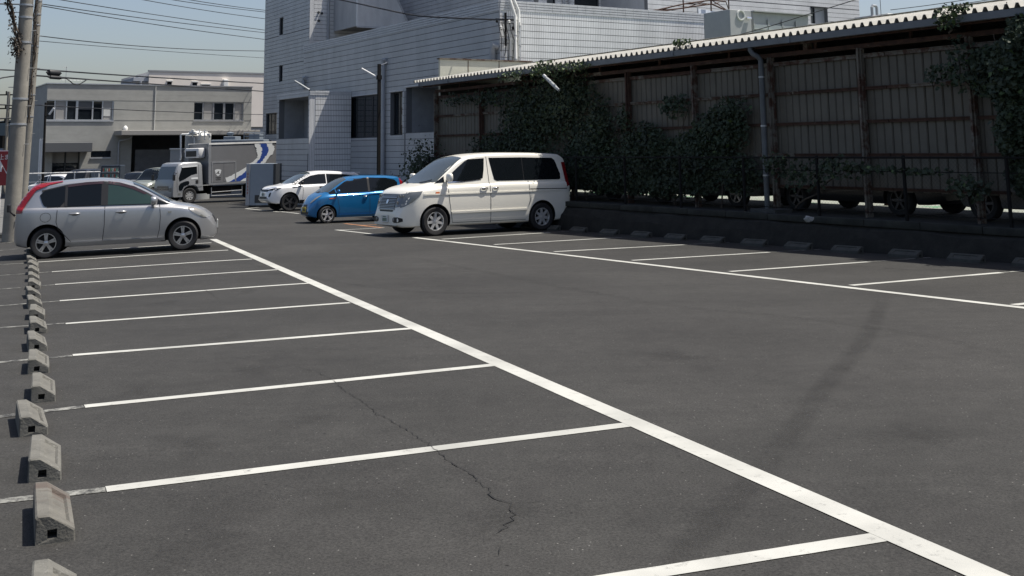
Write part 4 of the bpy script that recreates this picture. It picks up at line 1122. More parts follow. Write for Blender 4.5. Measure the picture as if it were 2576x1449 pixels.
b.lathe([(-.18, .02), (-.16, .14), (0, .17), (.1, .1), (.16, .02)], (qx, gt - .3, qz), (0, 0, 1), 12); b.box(qx - .03, qx + .03, gt - .3, gt, qz + .1, qz + .16); b.build('dome_camera', PIPEW, gb, smooth=50)
# tv aerial on the roof
xp, zb_ = gq(185, 214); th = pt_thing('tv_aerial', 'thin television aerial mast on the grey building roof', 'aerial', xp, gt + 3, GTOP)
b = MB((xp, gt + 3, GTOP)); zt = gq(185, 168)[1] * 1.03
b.cyl((xp, gt + 3, GTOP - .4), (xp, gt + 3, zt), .022, n=6); b.cyl((xp - .25, gt + 3, zt - .08), (xp + .05, gt + 3, zt - .02), .014, n=6)
for k in range(4): b.cyl((xp - .22 + .08 * k, gt + 2.85, zt - .06), (xp - .22 + .08 * k, gt + 3.15, zt - .06), .01, n=5)
for k in range(6): b.cyl((xp - .3 + .25 * k, gt + 2.7, zt - .95), (xp - .3 + .25 * k, gt + 3.3, zt - .95), .009, n=5)
b.cyl((xp - .4, gt + 3, zt - .95), (xp + 1.1, gt + 3, zt - .95), .012, n=5); b.build('mast', GALV, th)

# ------------------------------------------------------------------ beige building farther back
b2 = at(375, 180, 108); bp, bt = b2.dot(NV), b2.dot(DV); BEZ = b2.z
BE = (bp + 9, bt, -1.5); be = pt_thing('cream_building', 'pale cream flat-roofed building rising behind the grey building', 'building', *BE)
CREAM = mat('cream_wall', (.74, .68, .61), .85, var=.05, vscale=.8)
def bq(x, y): return on_t(x, y, bt)
bops = [(bq(x0, y1)[0], bq(x1, y1)[0], bq(x0, y1)[1], bq(x0, y0)[1]) for x0, x1, y0, y1 in ((420, 432, 205, 216), (484, 496, 207, 217), (507, 528, 213, 218))]
bl = bq(375, 190)[0]
b = MB(BE)
for (l, r, a, c) in cells(bl, bl + 18, bq(640, 319)[1], BEZ, bops): b.box(l, r, bt, bt + .25, a, c)
b.box(bl, bl + 18, bt + .26, bt + 12, bq(640, 319)[1], BEZ - .02); wl = b.build('wall', CREAM, be)
b = MB(BE); b.box(bl - .06, bl + 18.1, bt - .06, bt + .3, BEZ + .002, BEZ + .15); b.build('roof_trim', mat('roof_trim_grey', (.25, .26, .27), .6), be)
for (l, r, a, c) in bops:
    b = MB(BE); b.box(l, r, bt + .15, bt + .17, a, c); wd = b.build('window', GLASS, be)
    b = MB(BE); b.box(l - .08, r + .08, bt - .1, bt - .004, c + .01, c + .12); b.build('hood', PIPEW, wd)
q = bq(565, 210); b = MB(BE); b.bbox(q[0] - .25, q[0] + .25, bt - .5, bt - .003, q[1] - .35, q[1] + .4, .05); b.build('vent_hood', PIPEW, be)
q0, q1 = bq(350, 212), bq(375, 190); b = MB(BE); b.box(q0[0], bl - .01, bt + .5, bt + 8, q0[1] - 6, q1[1] - .1); sh = b.build('stair_block', mat('block_grey', (.36, .38, .41), .8), be)
b = MB(BE); b.box(q0[0] - .5, bl - .01, bt + .2, bt + 1.5, q1[1] - .55, q1[1] - .2); b.cyl((q0[0] + .2, bt + .3, q0[1] - 1), (q0[0] + .2, bt + .3, q1[1] - .5), .12, n=8); b.build('stair_canopy', mat('block_grey', (.36, .38, .41)), be)
b = MB(BE); b.box(bl + 9, bl + 18, bt + .3, bt + 11, -2, bq(640, 319)[1] - .01); b.build('ground_floor', mat('block_grey', (.36, .38, .41)), be)

# ------------------------------------------------------------------ far street at the left edge
def haze_box(name, label, cat, x0, x1, yt, Y, dep, m, mw=None, extra=None):
    a, c = at(x0, yt, Y), at(x1, yt, Y); zb = gz(a.x, a.y) - .5
    th = thing(name, label, cat, (a.x, Y, zb)); b = MB((a.x, Y, zb))
    b.box(a.x, c.x, Y, Y + dep, zb, a.z); b.build('wall', m, th)
    b = MB((a.x, Y, zb)); b.box(a.x - .2, c.x + .2, Y - .2, Y + dep, a.z + .003, a.z + .25); b.build('roof', mw or m, th)
    for k in range(2):
        for j in range(2):
            xx = a.x + (c.x - a.x) * (.15 + .45 * k); zz = zb + 1.2 + j * 2.6
            if zz + 1.2 < a.z: b = MB((a.x, Y, zb)); b.box(xx, xx + (c.x - a.x) * .25, Y - .04, Y - .003, zz, zz + 1.1); b.build('window', GLASS, th)
    return th
haze_box('house', 'brownish house beyond the stop sign at the left photo edge', 'house', 8, 40, 352, 120, 10, mat('brown_wall', (.2, .17, .16), .9), mat('dark_tile_roof', (.1, .1, .11), .8))
haze_box('house', 'blue-grey far house at the very left photo edge', 'house', -60, 8, 372, 170, 10, mat('blue_wall', (.24, .28, .34), .9), mat('dark_tile_roof', (.1, .1, .11)))
b = MB(); vs = []
for i in range(41):
    x = -900 + i * 45; h = 14 + 10 * math.sin(i * .7) + 6 * math.sin(i * 1.9)
    vs += [(x, 900, -40), (x, 900, max(4, h)), (x, 990, -40)]
b.add(vs, [(3 * i, 3 * i + 3, 3 * i + 4, 3 * i + 1) for i in range(40)] + [(3 * i + 1, 3 * i + 4, 3 * i + 5, 3 * i + 2) for i in range(40)])
structure(b.build('wooded_hills', mat('hill_green', (.10, .13, .14), .95, var=.25, vscale=.05), smooth=60), 'low wooded hills on the horizon')
# lot edge kerb and street at the left
A, B = G(-120, 607), G(60, 596); d = (B - A).normalized(); s_ = Vector((-d.y, d.x, 0))
b = MB()
for k in range(9):
    c0 = A + d * (k * .6); c1 = c0 + d * .585
    zq = gz(c0.x, c0.y)
    b.add([(*(c0 + s_ * u).xy, zq + h) for u, h in ((0, -.02), (0, .12), (.14, .12), (.14, -.02))] + [(*(c1 + s_ * u).xy, zq + h) for u, h in ((0, -.02), (0, .12), (.14, .12), (.14, -.02))],
          [(0, 1, 2, 3), (4, 7, 6, 5), (0, 4, 5, 1), (1, 5, 6, 2), (2, 6, 7, 3)])
structure(b.build('street_kerb', KERBC), 'concrete kerb between the lot and the street')
b = MB(); q0, q1 = G(-200, 588), G(75, 470)
qs = [G(-300, 596), G(30, 585), G(66, 480), G(-80, 480)]
b.add([(q.x, q.y, gz(q.x, q.y) + .004) for q in qs], [(0, 1, 2, 3)])
structure(b.build('street', mat('street_asphalt', (.12, .118, .112), .9, var=.15, vscale=2), recalc=False), 'paler asphalt street at the left edge')

# ------------------------------------------------------------------ utility poles
def upole(label, xt, yt, xb, yb, Y, r0, r1, steps=True):
    top, bot = at(xt, yt, Y), at(xb, yb, Y)
    d = (top - bot).normalized(); g0 = gz(bot.x, bot.y)
    base = bot + d * ((g0 - bot.z) / d.z); tp = top + d * 2.2
    th = thing('utility_pole', label, 'utility pole', base)
    b = MB(base); n = 14; b.tube([base.lerp(tp, i / n) for i in range(n + 1)], [r0 + (r1 - r0) * i / n for i in range(n + 1)], 20); b.build('shaft', CONCP, th, smooth=50)
    ln = (tp - base).length
    for k, f in enumerate((.36, .44, .62, .70, .74, .79, .86)):
        c = base.lerp(tp, f); r = r0 + (r1 - r0) * f
        b = MB(base); b.cyl(c, c + d * .05, r + .012, n=20); b.build('steel_band', GALV, th, smooth=40)
    for k in range(9):
        c = base.lerp(tp, .3 + .06 * k); r = r0 + (r1 - r0) * .5; sg = -1 if k % 2 else 1
        b = MB(base); b.cyl(c + Vector((sg * r * .9, 0, 0)), c + Vector((sg * (r + .13), -.03, 0)), .01, n=6); b.build('step_bolt', GALV, th)
    return th, base, tp, d
p1, pb1, pt1, pd1 = upole('thick concrete utility pole nearest at the left, wrapped with dry vines', 66, 26, 27, 590, 28.6, .205, .15)
p2_, pb2, pt2, pd2 = upole('slimmer grey utility pole just behind and right of the thick pole', 97, 2, 66, 386, 44.0, .175, .125)
# red-white tag on the first pole
c = pb1.lerp(pt1, .845); b = MB(pb1); b.cyl(c + Vector((0.02, -.163, 0)), c + Vector((0.02, -.185, 0)), .07, n=14); b.build('number_disc', mat('faded_orange', (.32, .16, .1), .7), p1)
b = MB(pb1); c = at(40, 556, 28.45); b.cyl(c, c + Vector((0, .1, 0)), .03, n=10); b.build('reflector', PIPEW, p1)
# vine and cables
def vine(label, px, Y, r, nleaf, sp):
    P = [at(x, y, Y) for x, y in px]; th = thing('dry_vine', label, 'vine', P[0]); b = MB(P[0])
    for k in range(4):
        b.tube([p + Vector((random.gauss(0, r), random.gauss(0, r), 0)) for p in P], .022, 5)
    b.build('stem', STEM, th)
    b = MB(P[0])
    def smp():
        i = random.randrange(len(P) - 1); q = P[i].lerp(P[i + 1], random.random()); return q + Vector((random.gauss(0, sp), random.gauss(0, sp), random.gauss(0, sp)))
    leaf_cloud(b, nleaf, smp, (.02, .055)); b.build('dead_leaves', mat('dead_leaf', (.05, .042, .034), .9), th, recalc=False)
vine('dark dry vine hanging left of the thick utility pole', [(20, -20), (27, 20), (32, 50), (40, 80), (46, 110), (44, 140)], 28.4, .04, 260, .06)
vine('dry vine with cables climbing between the two utility poles', [(97, -10), (90, 40), (89, 90), (85, 140), (80, 190), (76, 250), (72, 310)], 43.5, .05, 260, .05)
vine('clump of dead leaves half way down the thick utility pole', [(36, 95), (40, 120), (42, 140)], 28.3, .05, 160, .09)

def wire(label, px, Y0, Y1, r=.016, name='overhead_wire', ext=None, n=24):
    """cable through surveyed points, depth running from Y0 to Y1"""
    xs = [q[0] for q in px]
    P = [at(x, y, Y0 + (Y1 - Y0) * ((x - xs[0]) / (xs[-1] - xs[0]))) for x, y in px]
    if ext: P.append(P[-1] + (P[-1] - P[-2]).normalized() * ext)
    # smooth
    out = []
    for i in range(len(P) - 1):
        p0, p1_, p2__, p3 = P[max(i - 1, 0)], P[i], P[i + 1], P[min(i + 2, len(P) - 1)]
        for j in range(8):
            t = j / 8; out.append(.5 * ((2 * p1_) + (-p0 + p2__) * t + (2 * p0 - 5 * p1_ + 4 * p2__ - p3) * t * t + (-p0 + 3 * p1_ - 3 * p2__ + p3) * t ** 3))
    out.append(P[-1])
    b = MB(out[0]); b.tube(out, r, 6); o = b.build(name, WIRE, None, smooth=60); o.location = out[0]
    return tag(o, label, 'wire', 'overhead wires')
def sagged(x0, y0, x1, y1, s): return [(x0 + (x1 - x0) * u, y0 + (y1 - y0) * u + 4 * s * u * (1 - u)) for u in (0, .25, .5, .75, 1)]
wl_ = [('topmost overhead wire in the sky, entering the frame right of mid sky', (380, -18, 668, 26, 3), 50),
       ('second overhead wire from the top of the sky', (330, -18, 668, 30.5, 3), 50),
       ('third overhead wire from the top of the sky', (250, -22, 668, 47.5, 4), 50),
       ('fourth overhead wire from the top, starting above the slim pole', (60, -16, 668, 76, 3), 44),
       ('fifth overhead wire from the top, leaving the slim pole top', (104, 10, 668, 82.5, 3), 44),
       ('sixth overhead wire from the top, just below its twin', (104, 14.5, 668, 99.5, 4), 44),
       ('thin slack wire crossing mid sky with a splice', (97, 90, 668, 128.5, 9), 44),
       ('faint wire meeting the slack mid-sky wire', (97, 103, 668, 146, 2), 46),
       ('thick cable bundle just above the grey roof carrying the upper closure', (90, 174, 668, 210, 2), 44),
       ('lower thick cable crossing the grey roof line', (90, 190, 668, 230, 1), 44),
       ('wire passing in front of the ribbon windows', (74, 263, 668, 288.5, 3), 44)]
for lab, (x0, y0, x1, y1, s), Y0 in wl_:
    thick = 'thick' in lab
    wire(lab, sagged(x0, y0, x1, y1, s), Y0, 77, .034 if thick else .021 if 'faint' not in lab else .014, ext=8)
wire('sagging loop of cable below the lower closure', [(152, 196), (166, 198), (176, 204), (185, 211), (198, 212), (210, 206), (222, 200), (250, 203)], 45, 47, .022)
for lab, x, y, L_, r in (('upper dark cable closure on the overhead cable', 121, 183, 29, .13), ('lower dark cable closure on the overhead cable', 125, 195, 29, .075)):
    a, c = at(x, y - 1, 45), at(x + L_, y + 1.2, 45.5); th = thing('cable_closure', lab, 'cable closure', a)
    d = (c - a) / 10; b = MB(a); b.tube([a, a + d * .4, a + d, c - d, c - d * .4, c], [r * .5, r * .9, r, r, r * .9, r * .5], 12); b.build('sleeve', WIRE, th, smooth=40)
    b = MB(a); b.cyl(a - d * 1.5, a, .03, n=8); b.cyl(c, c + d * 1.5, .03, n=8); b.build('cable_end', WIRE, th)
for lab, q in (('short wire left of the thick pole near its top', [(-20, 9), (10, 10), (60, 11)]), ('wire left of the thick pole at mid height', [(-20, 174), (15, 176), (42, 177)]),
               ('sagging wire left of the thick pole just under mid height', [(-20, 205), (5, 196), (40, 191)]), ('wire left of the thick pole at window height', [(-20, 263), (15, 264), (34, 266)]), ('lowest wire left of the thick pole', [(-20, 299), (10, 298), (30, 297)])):
    wire(lab, q, 29, 30, .018)
wire('thick service cable drooping to the building corner bracket', [(840, -4), (905, 10), (988, 28), (1040, 38), (1080, 42), (1160, 46), (1262, 50)], 44, 35.4, .028)
wire('thin diagonal wire crossing above the shed roof to the upper right', [(1700, 128), (1905, 75), (2030, 37), (2160, -3)], 33, 30, .012)
wire('upper of two wires in the right patch of sky', [(2240, 25), (2330, 14), (2440, -2)], 40, 38, .012)
wire('lower of two wires in the right patch of sky', [(2190, 43), (2330, 24), (2520, -6)], 40, 38, .012)
# distant pole with crossarm at far left
q = at(22, 240, 90); th = thing('distant_utility_pole', 'distant utility pole with crossarms at the far left edge', 'utility pole', (q.x, q.y, gz(q.x, q.y)))
z0 = gz(q.x, q.y); o = (q.x, q.y, z0); b = MB(o); b.cyl((q.x, q.y, z0), (q.x, q.y, q.z + .3), .16, .12, 10); b.build('shaft', CONCP, th)
for k, dz in enumerate((0, -1.1, -2.2)):
    b = MB(o); b.box(q.x - .9, q.x + .6, q.y - .05, q.y + .05, q.z + dz, q.z + dz + .1)
    for j in range(3): b.cyl((q.x - .8 + .6 * j, q.y, q.z + dz + .1), (q.x - .8 + .6 * j, q.y, q.z + dz + .35), .06, n=6)
    b.build('crossarm', DARKST, th)
b = MB(o); b.cyl((q.x - .3, q.y, q.z - 4.2), (q.x - .3, q.y, q.z - 3.2), .28, n=10); b.build('transformer', DARKST, th)

# ------------------------------------------------------------------ street furniture at the left
def gbase(x, Y):
    r_ = ray(x, 450); X = r_.x * Y; return Vector((X, Y, gz(X, Y)))
# stop sign: inverted triangle
Y = 40; c = at(18, 402, Y); base = Vector((c.x + .08, Y, gz(c.x, Y)))
th = thing('stop_sign', 'red inverted-triangle stop sign on white posts half hidden by the thick pole', 'sign', base)
s_ = .42; b = MB(base); b.prism([(c.x - s_, c.z + .3), (c.x + s_, c.z + .3), (c.x, c.z - .42)], lambda u, v, d: (u, d, v), Y - .02, Y); b.build('plate', mat('sign_red', (.22, .015, .02), .45), th)
b = MB(base); b.prism([(c.x - s_ - .05, c.z + .33), (c.x + s_ + .05, c.z + .33), (c.x, c.z - .49)], lambda u, v, d: (u, d, v), Y + .001, Y + .008); b.build('border', STRW, th)
b = MB(base)
for dx in (-.0, .12): b.cyl((base.x + dx, Y + .04, base.z), (base.x + dx, Y + .04, c.z + .2), .03, n=8)
b.build('post', PIPEW, th)
fc = bpy.data.curves.new('stop_text', 'FONT'); fc.body = '止まれ'; fc.size = .21; fc.align_x = 'CENTER'; fc.extrude = .002
to = bpy.data.objects.new('tmp_text', fc); COL.objects.link(to)
dg = bpy.context.evaluated_depsgraph_get(); me = bpy.data.meshes.new_from_object(to.evaluated_get(dg)); bpy.data.objects.remove(to)
me.transform(Matrix.Translation((c.x - base.x, -.026, c.z + .02 - base.z)) @ Matrix.Rotation(math.pi / 2, 4, 'X')); me.name = 'lettering'
me.materials.clear(); me.materials.append(STRW); link('lettering', me, th)
# pale slabs and second red sign at the very edge
q = at(2, 432, 46); th = thing('street_sign', 'red and white sign at the left photo edge below the stop sign', 'sign', gbase(2, 46)); o = th.location.copy(); b = MB(o)
b.bbox(q.x - .6, q.x + .35, 45.98, 46.02, q.z - .55, q.z + .2, .008); b.build('plate', mat('sign_red', (.42, .02, .025)), th)
b = MB(o); b.box(q.x - .6, q.x + .05, 45.95, 45.975, q.z + .0, q.z + .45); b.build('white_plate', STRW, th)
b = MB(o); b.cyl((q.x, 46.06, o.z), (q.x, 46.06, q.z + .4), .03, n=8); b.build('post', PIPEW, th)
# white pipe fence
f0, f1 = at(66, 437, 56), at(252, 432, 56); th = thing('pipe_fence', 'white pipe guard fence in front of the grey building', 'fence', (f0.x, 56, gz(f0.x, 56))); o = th.location.copy()
for k in range(4):
    x = f0.x + (f1.x - f0.x) * (k / 3) * .985; b = MB(o); b.cyl((x, 56, gz(x, 56)), (x, 56, f0.z), .028, n=8); b.build('post', PIPEW, th)
for dz in (0, -.42): b = MB(o); b.cyl((f0.x, 56, f0.z + dz), (f1.x, 56, f1.z + dz), .028 if dz == 0 else .018, n=8); b.build('rail', PIPEW, th)
# twin white vertical boards on a thin post
for k, (xa, xb) in enumerate(((100.5, 96.5), (105.3, 101.3))):
    A, B = at(xa, 350, 58), at(xb, 443, 58); th = thing('banner_board', ('left' if k == 0 else 'right') + ' of two narrow white vertical banner boards by the grey building', 'banner', (B.x, 58, gz(B.x, 58)), 0, 'white banner boards'); o = th.location.copy()
    b = MB(o); b.add([A + Vector((-.03, 0, 0)), A + Vector((.04, 0, 0)), B + Vector((.04, 0, 0)), B + Vector((-.03, 0, 0)), A + Vector((-.03, .05, 0)), A + Vector((.04, .05, 0)), B + Vector((.04, .05, 0)), B + Vector((-.03, .05, 0))], [(0, 1, 2, 3), (7, 6, 5, 4), (0, 4, 5, 1), (1, 5, 6, 2), (2, 6, 7, 3), (3, 7, 4, 0)]); b.build('board', STRW, th)
    b = MB(o); b.cyl((B.x, 58.08, o.z), (A.x, 58.08, A.z + .05), .02, n=6); b.build('pole', GALV, th)
# black lamp post at the grey building corner
A, B = at(115, 258, 58), at(108, 470, 58); th = thing('lamp_post', 'thin black lamp post with a white lamp arm at the grey building corner', 'lamp post', (B.x, 58, gz(B.x, 58))); o = th.location.copy()
b = MB(o); b.cyl((B.x, 58, o.z), A, .07, .055, 10); b.build('post', DARKST, th)
q0, q1 = at(124, 288, 57.8), at(128, 278, 57.8); b = MB(o); b.cyl(q0, q1 + Vector((.15, 0, .12)), .05, .05, 10); b.build('lamp_tube', mat('lamp_white', (.72, .72, .70)), th)
b = MB(o); b.cyl((A.x - .02, 58, q0.z - .1), q0, .025, n=6); b.build('bracket', DARKST, th)
# low hedge behind the fence
a = at(70, 450, 57.5); th = thing('hedge', 'low green weeds behind the white pipe fence', 'hedge', (a.x, 57.5, gz(a.x, 57.5))); o = th.location.copy()
b = MB(o)
for k in range(6): b.tube([(a.x + .5 * k, 57.5, o.z), (a.x + .5 * k + .1, 57.5, o.z + .5)], .015, 5)
b.build('stem', STEM, th)
b = MB(o); leaf_cloud(b, 1500, lambda: (a.x + random.uniform(-.3, 3.2), 57.5 + random.uniform(-.4, .5), o.z + abs(random.gauss(.3, .28))), (.03, .08)); b.build('foliage', LEAFL, th, recalc=False)
# vending machine
c0, c1 = at(254, 416, 60), at(303, 416, 60); zz = gz(c0.x, 60); th = thing('vending_machine', 'dark drink vending machine with three rows of drinks by the loading bay', 'vending machine', ((c0.x + c1.x) / 2, 60, zz)); o = th.location.copy()
b = MB(o); b.bbox(c0.x, c1.x, 60, 60.75, zz, c0.z, .03); b.build('cabinet', mat('vending_blue', (.03, .04, .055), .4), th)
for k in range(3):
    zz1 = c0.z - .12 - .3 * k; b = MB(o); b.box(c0.x + .1, c1.x - .08, 59.985, 59.997, zz1 - .22, zz1); sh = b.build('display_row', mat('display_back', (.16, .18, .18), .3), th)
    for j in range(8):
        x = c0.x + .16 + j * .1; b = MB(o); b.cyl((x, 59.96, zz1 - .21), (x, 59.96, zz1 - .05), .032, n=8); b.build('drink', mat('drink%d' % (j % 3), [(.4, .12, .08), (.1, .25, .2), (.5, .5, .45)][j % 3], .4), sh)
    b = MB(o); b.box(c0.x + .08, c1.x - .06, 59.9, 59.984, zz1 - .25, zz1 - .225); b.build('shelf_edge', STRW, sh)
# pale blue cabinet with red lettering strip
a, c = at(620, 412, 47.0), at(688, 412, 47.0); zz = gz(a.x, 47); p0_, t0_ = Vector((a.x, 47, 0)).dot(NV), Vector((a.x, 47, 0)).dot(DV)
wd = .0
th = thing('steel_storage_cabinet', 'pale blue-grey tall cabinet with a red lettered strip in front of the truck box', 'cabinet', ((a.x + c.x) / 2, 47.3, zz)); o = th.location.copy()
b = MB(o); b.bbox(a.x + .16, c.x, 47, 48.2, zz + .08, a.z, .01); b.build('body', mat('cabinet_blue', (.24, .28, .32), .5, var=.06), th)
b = MB(o); b.bbox(a.x, a.x + .155, 46.98, 48.2, zz + .08, a.z + .002, .008); st = b.build('side_strip', mat('cabinet_pale', (.36, .37, .38), .5), th)
for k in range(7):
    z = a.z - .45 - k * .13; b = MB(o)
    b.box(a.x + .045, a.x + .11, 46.972, 46.978, z, z + .018); b.box(a.x + .07, a.x + .085, 46.972, 46.978, z + .02, z + .085); b.box(a.x + .05, a.x + .105, 46.9725, 46.9775, z + .045, z + .06)
    b.build('red_letter', mat('red_ink', (.36, .08, .05), .6), st)
b = MB(o); b.box(c.x + .002, c.x + .1, 46.99, 48.2, zz, a.z - .01); b.build('dark_edge', FRAME_D, th)
b = MB(o); b.box(c.x - .75, c.x - .3, 46.99, 46.998, zz + .18, zz + .5); b.build('vent', FRAME_D, th)
b = MB(o); b.box(a.x + .1, c.x - .05, 47.1, 48.1, zz, zz + .08); b.build('plinth', KERBC, th)
# tank with white pipework behind the truck
Y = 60; x0, x1 = at(456, 400, Y).x, at(520, 400, Y).x; ztop = at(490, 341, Y).z; zz = gz(x0, Y); cxx = (x0 + x1) / 2; R_ = (x1 - x0) / 2
th = thing('storage_tank', 'grey upright tank with white dome and white pipework behind the truck', 'tank', (cxx, Y + R_, zz)); o = th.location.copy()
b = MB(o); b.cyl((cxx, Y + R_, zz), (cxx, Y + R_, ztop), R_, n=28); b.build('shell', mat('tank_grey', (.30, .31, .31), .5, var=.08), th, smooth=40)
b = MB(o); b.lathe([(0, R_ * 1.0), (.12, R_ * .9), (.22, R_ * .5), (.26, .01)], (cxx, Y + R_, ztop), (0, 0, 1), 24); b.build('dome', PIPEW, th, smooth=50)
pipes = [[(453, 403), (455, 395), (455, 340), (458, 338), (495, 338)], [(485, 345), (486, 330), (486, 325)], [(478, 336), (500, 336)], [(505, 345), (505, 334), (508, 332), (522, 332)], [(515, 352), (515, 332), (517, 326)], [(527, 352), (526, 337)], [(501, 352), (501, 335), (502, 325)], [(489, 375), (489, 345)]]
b = MB(o)
for q in pipes: b.tube([at(x, y, Y - .1) for x, y in q], .05 if len(q) > 4 else .035, 8)
b.build('pipework', PIPEW, th, smooth=50)
for (x, y) in ((486, 329), (490, 334), (526, 338), (481, 333)):
    q = at(x, y, Y - .15); b = MB(o); b.lathe([(-.06, .03), (-.05, .11), (.05, .11), (.06, .03)], q, (0, 0, 1), 10); b.build('valve', PIPEW, th, smooth=40)
b = MB(o); q0, q1 = at(430, 376, Y + .5), at(456, 376, Y + .5); b.box(q0.x, q1.x, Y + .4, Y + 1.6, zz, q0.z); b.build('control_box', mat('tank_grey', (.3, .31, .31)), th)
b = MB(o); b.box(q0.x - .03, q1.x + .02, Y + .35, Y + 1.65, q0.z + .002, q0.z + .06); b.build('control_box_lid', PIPEW, th)
# blue-grey machinery behind the truck box
q0, q1 = at(530, 352, 63), at(664, 352, 63); th = thing('process_machinery', 'blue-grey machinery with pipes and railings behind the truck box', 'machinery', ((q0.x + q1.x) / 2, 63, gz(q0.x, 63))); o = th.location.copy()
MG = mat('machine_blue', (.17, .20, .235), .6, var=.15, vscale=2)
b = MB(o); b.bbox(q0.x, q1.x, 63, 65, o.z, q0.z, .05); b.build('housing', MG, th)
b = MB(o); u = at(560, 343, 63); v = at(590, 343, 63); b.bbox(u.x, v.x, 63.2, 64.5, q0.z - .01, u.z, .03); b.lathe([(0, .08), (.12, .2), (.2, .22), (.26, .02)], ((u.x + v.x) / 2 - .1, 63.8, u.z), (0, 0, 1), 12); b.build('blower', MG, th)
b = MB(o); u = at(612, 334, 63); v = at(662, 334, 63)
for x in (u.x, (u.x + v.x) / 2, v.x): b.cyl((x, 63.2, q0.z - .01), (x, 63.2, u.z), .03, n=6)
for dz in (0, -.2, -.38): b.cyl((u.x, 63.2, u.z + dz), (v.x, 63.2, u.z + dz), .03, n=6)
b.bbox(u.x + .2, v.x - .3, 63.5, 64.6, q0.z, u.z - .05, .03); b.build('railing', MG, th)

# ------------------------------------------------------------------ vehicles
def lerp_tab(tab, x):
    if x <= tab[0][0]: return tab[0][1]
    for (a, u), (c, v) in zip(tab, tab[1:]):
        if x <= c: return u + (v - u) * (x - a) / (c - a) if c > a else v
    return tab[-1][1]
def pchip(tab):
    """smooth monotone interpolation through the table"""
    X = [a for a, _ in tab]; Y = [c for _, c in tab]; n = len(X)
    h = [X[i + 1] - X[i] for i in range(n - 1)]; d = [(Y[i + 1] - Y[i]) / h[i] for i in range(n - 1)]
    m = [d[0]] + [0 if d[i - 1] * d[i] <= 0 else 2 * d[i - 1] * d[i] / (d[i - 1] + d[i]) for i in range(1, n - 1)] + [d[-1]]
    def f(x):
        if x <= X[0]: return Y[0]
        if x >= X[-1]: return Y[-1]
        i = 0
        while x > X[i + 1]: i += 1
        t = (x - X[i]) / h[i]; t2, t3 = t * t, t ** 3
        return (2 * t3 - 3 * t2 + 1) * Y[i] + (t3 - 2 * t2 + t) * h[i] * m[i] + (-2 * t3 + 3 * t2) * Y[i + 1] + (t3 - t2) * h[i] * m[i + 1]
    return f
def chaikin(poly, k=2):
    for _ in range(k):
        out = []
        for i in range(len(poly)):
            (a, c), (e, f_) = poly[i], poly[(i + 1) % len(poly)]
            out += [(a * .75 + e * .25, c * .75 + f_ * .25), (a * .25 + e * .75, c * .25 + f_ * .75)]
        poly = out
    return poly

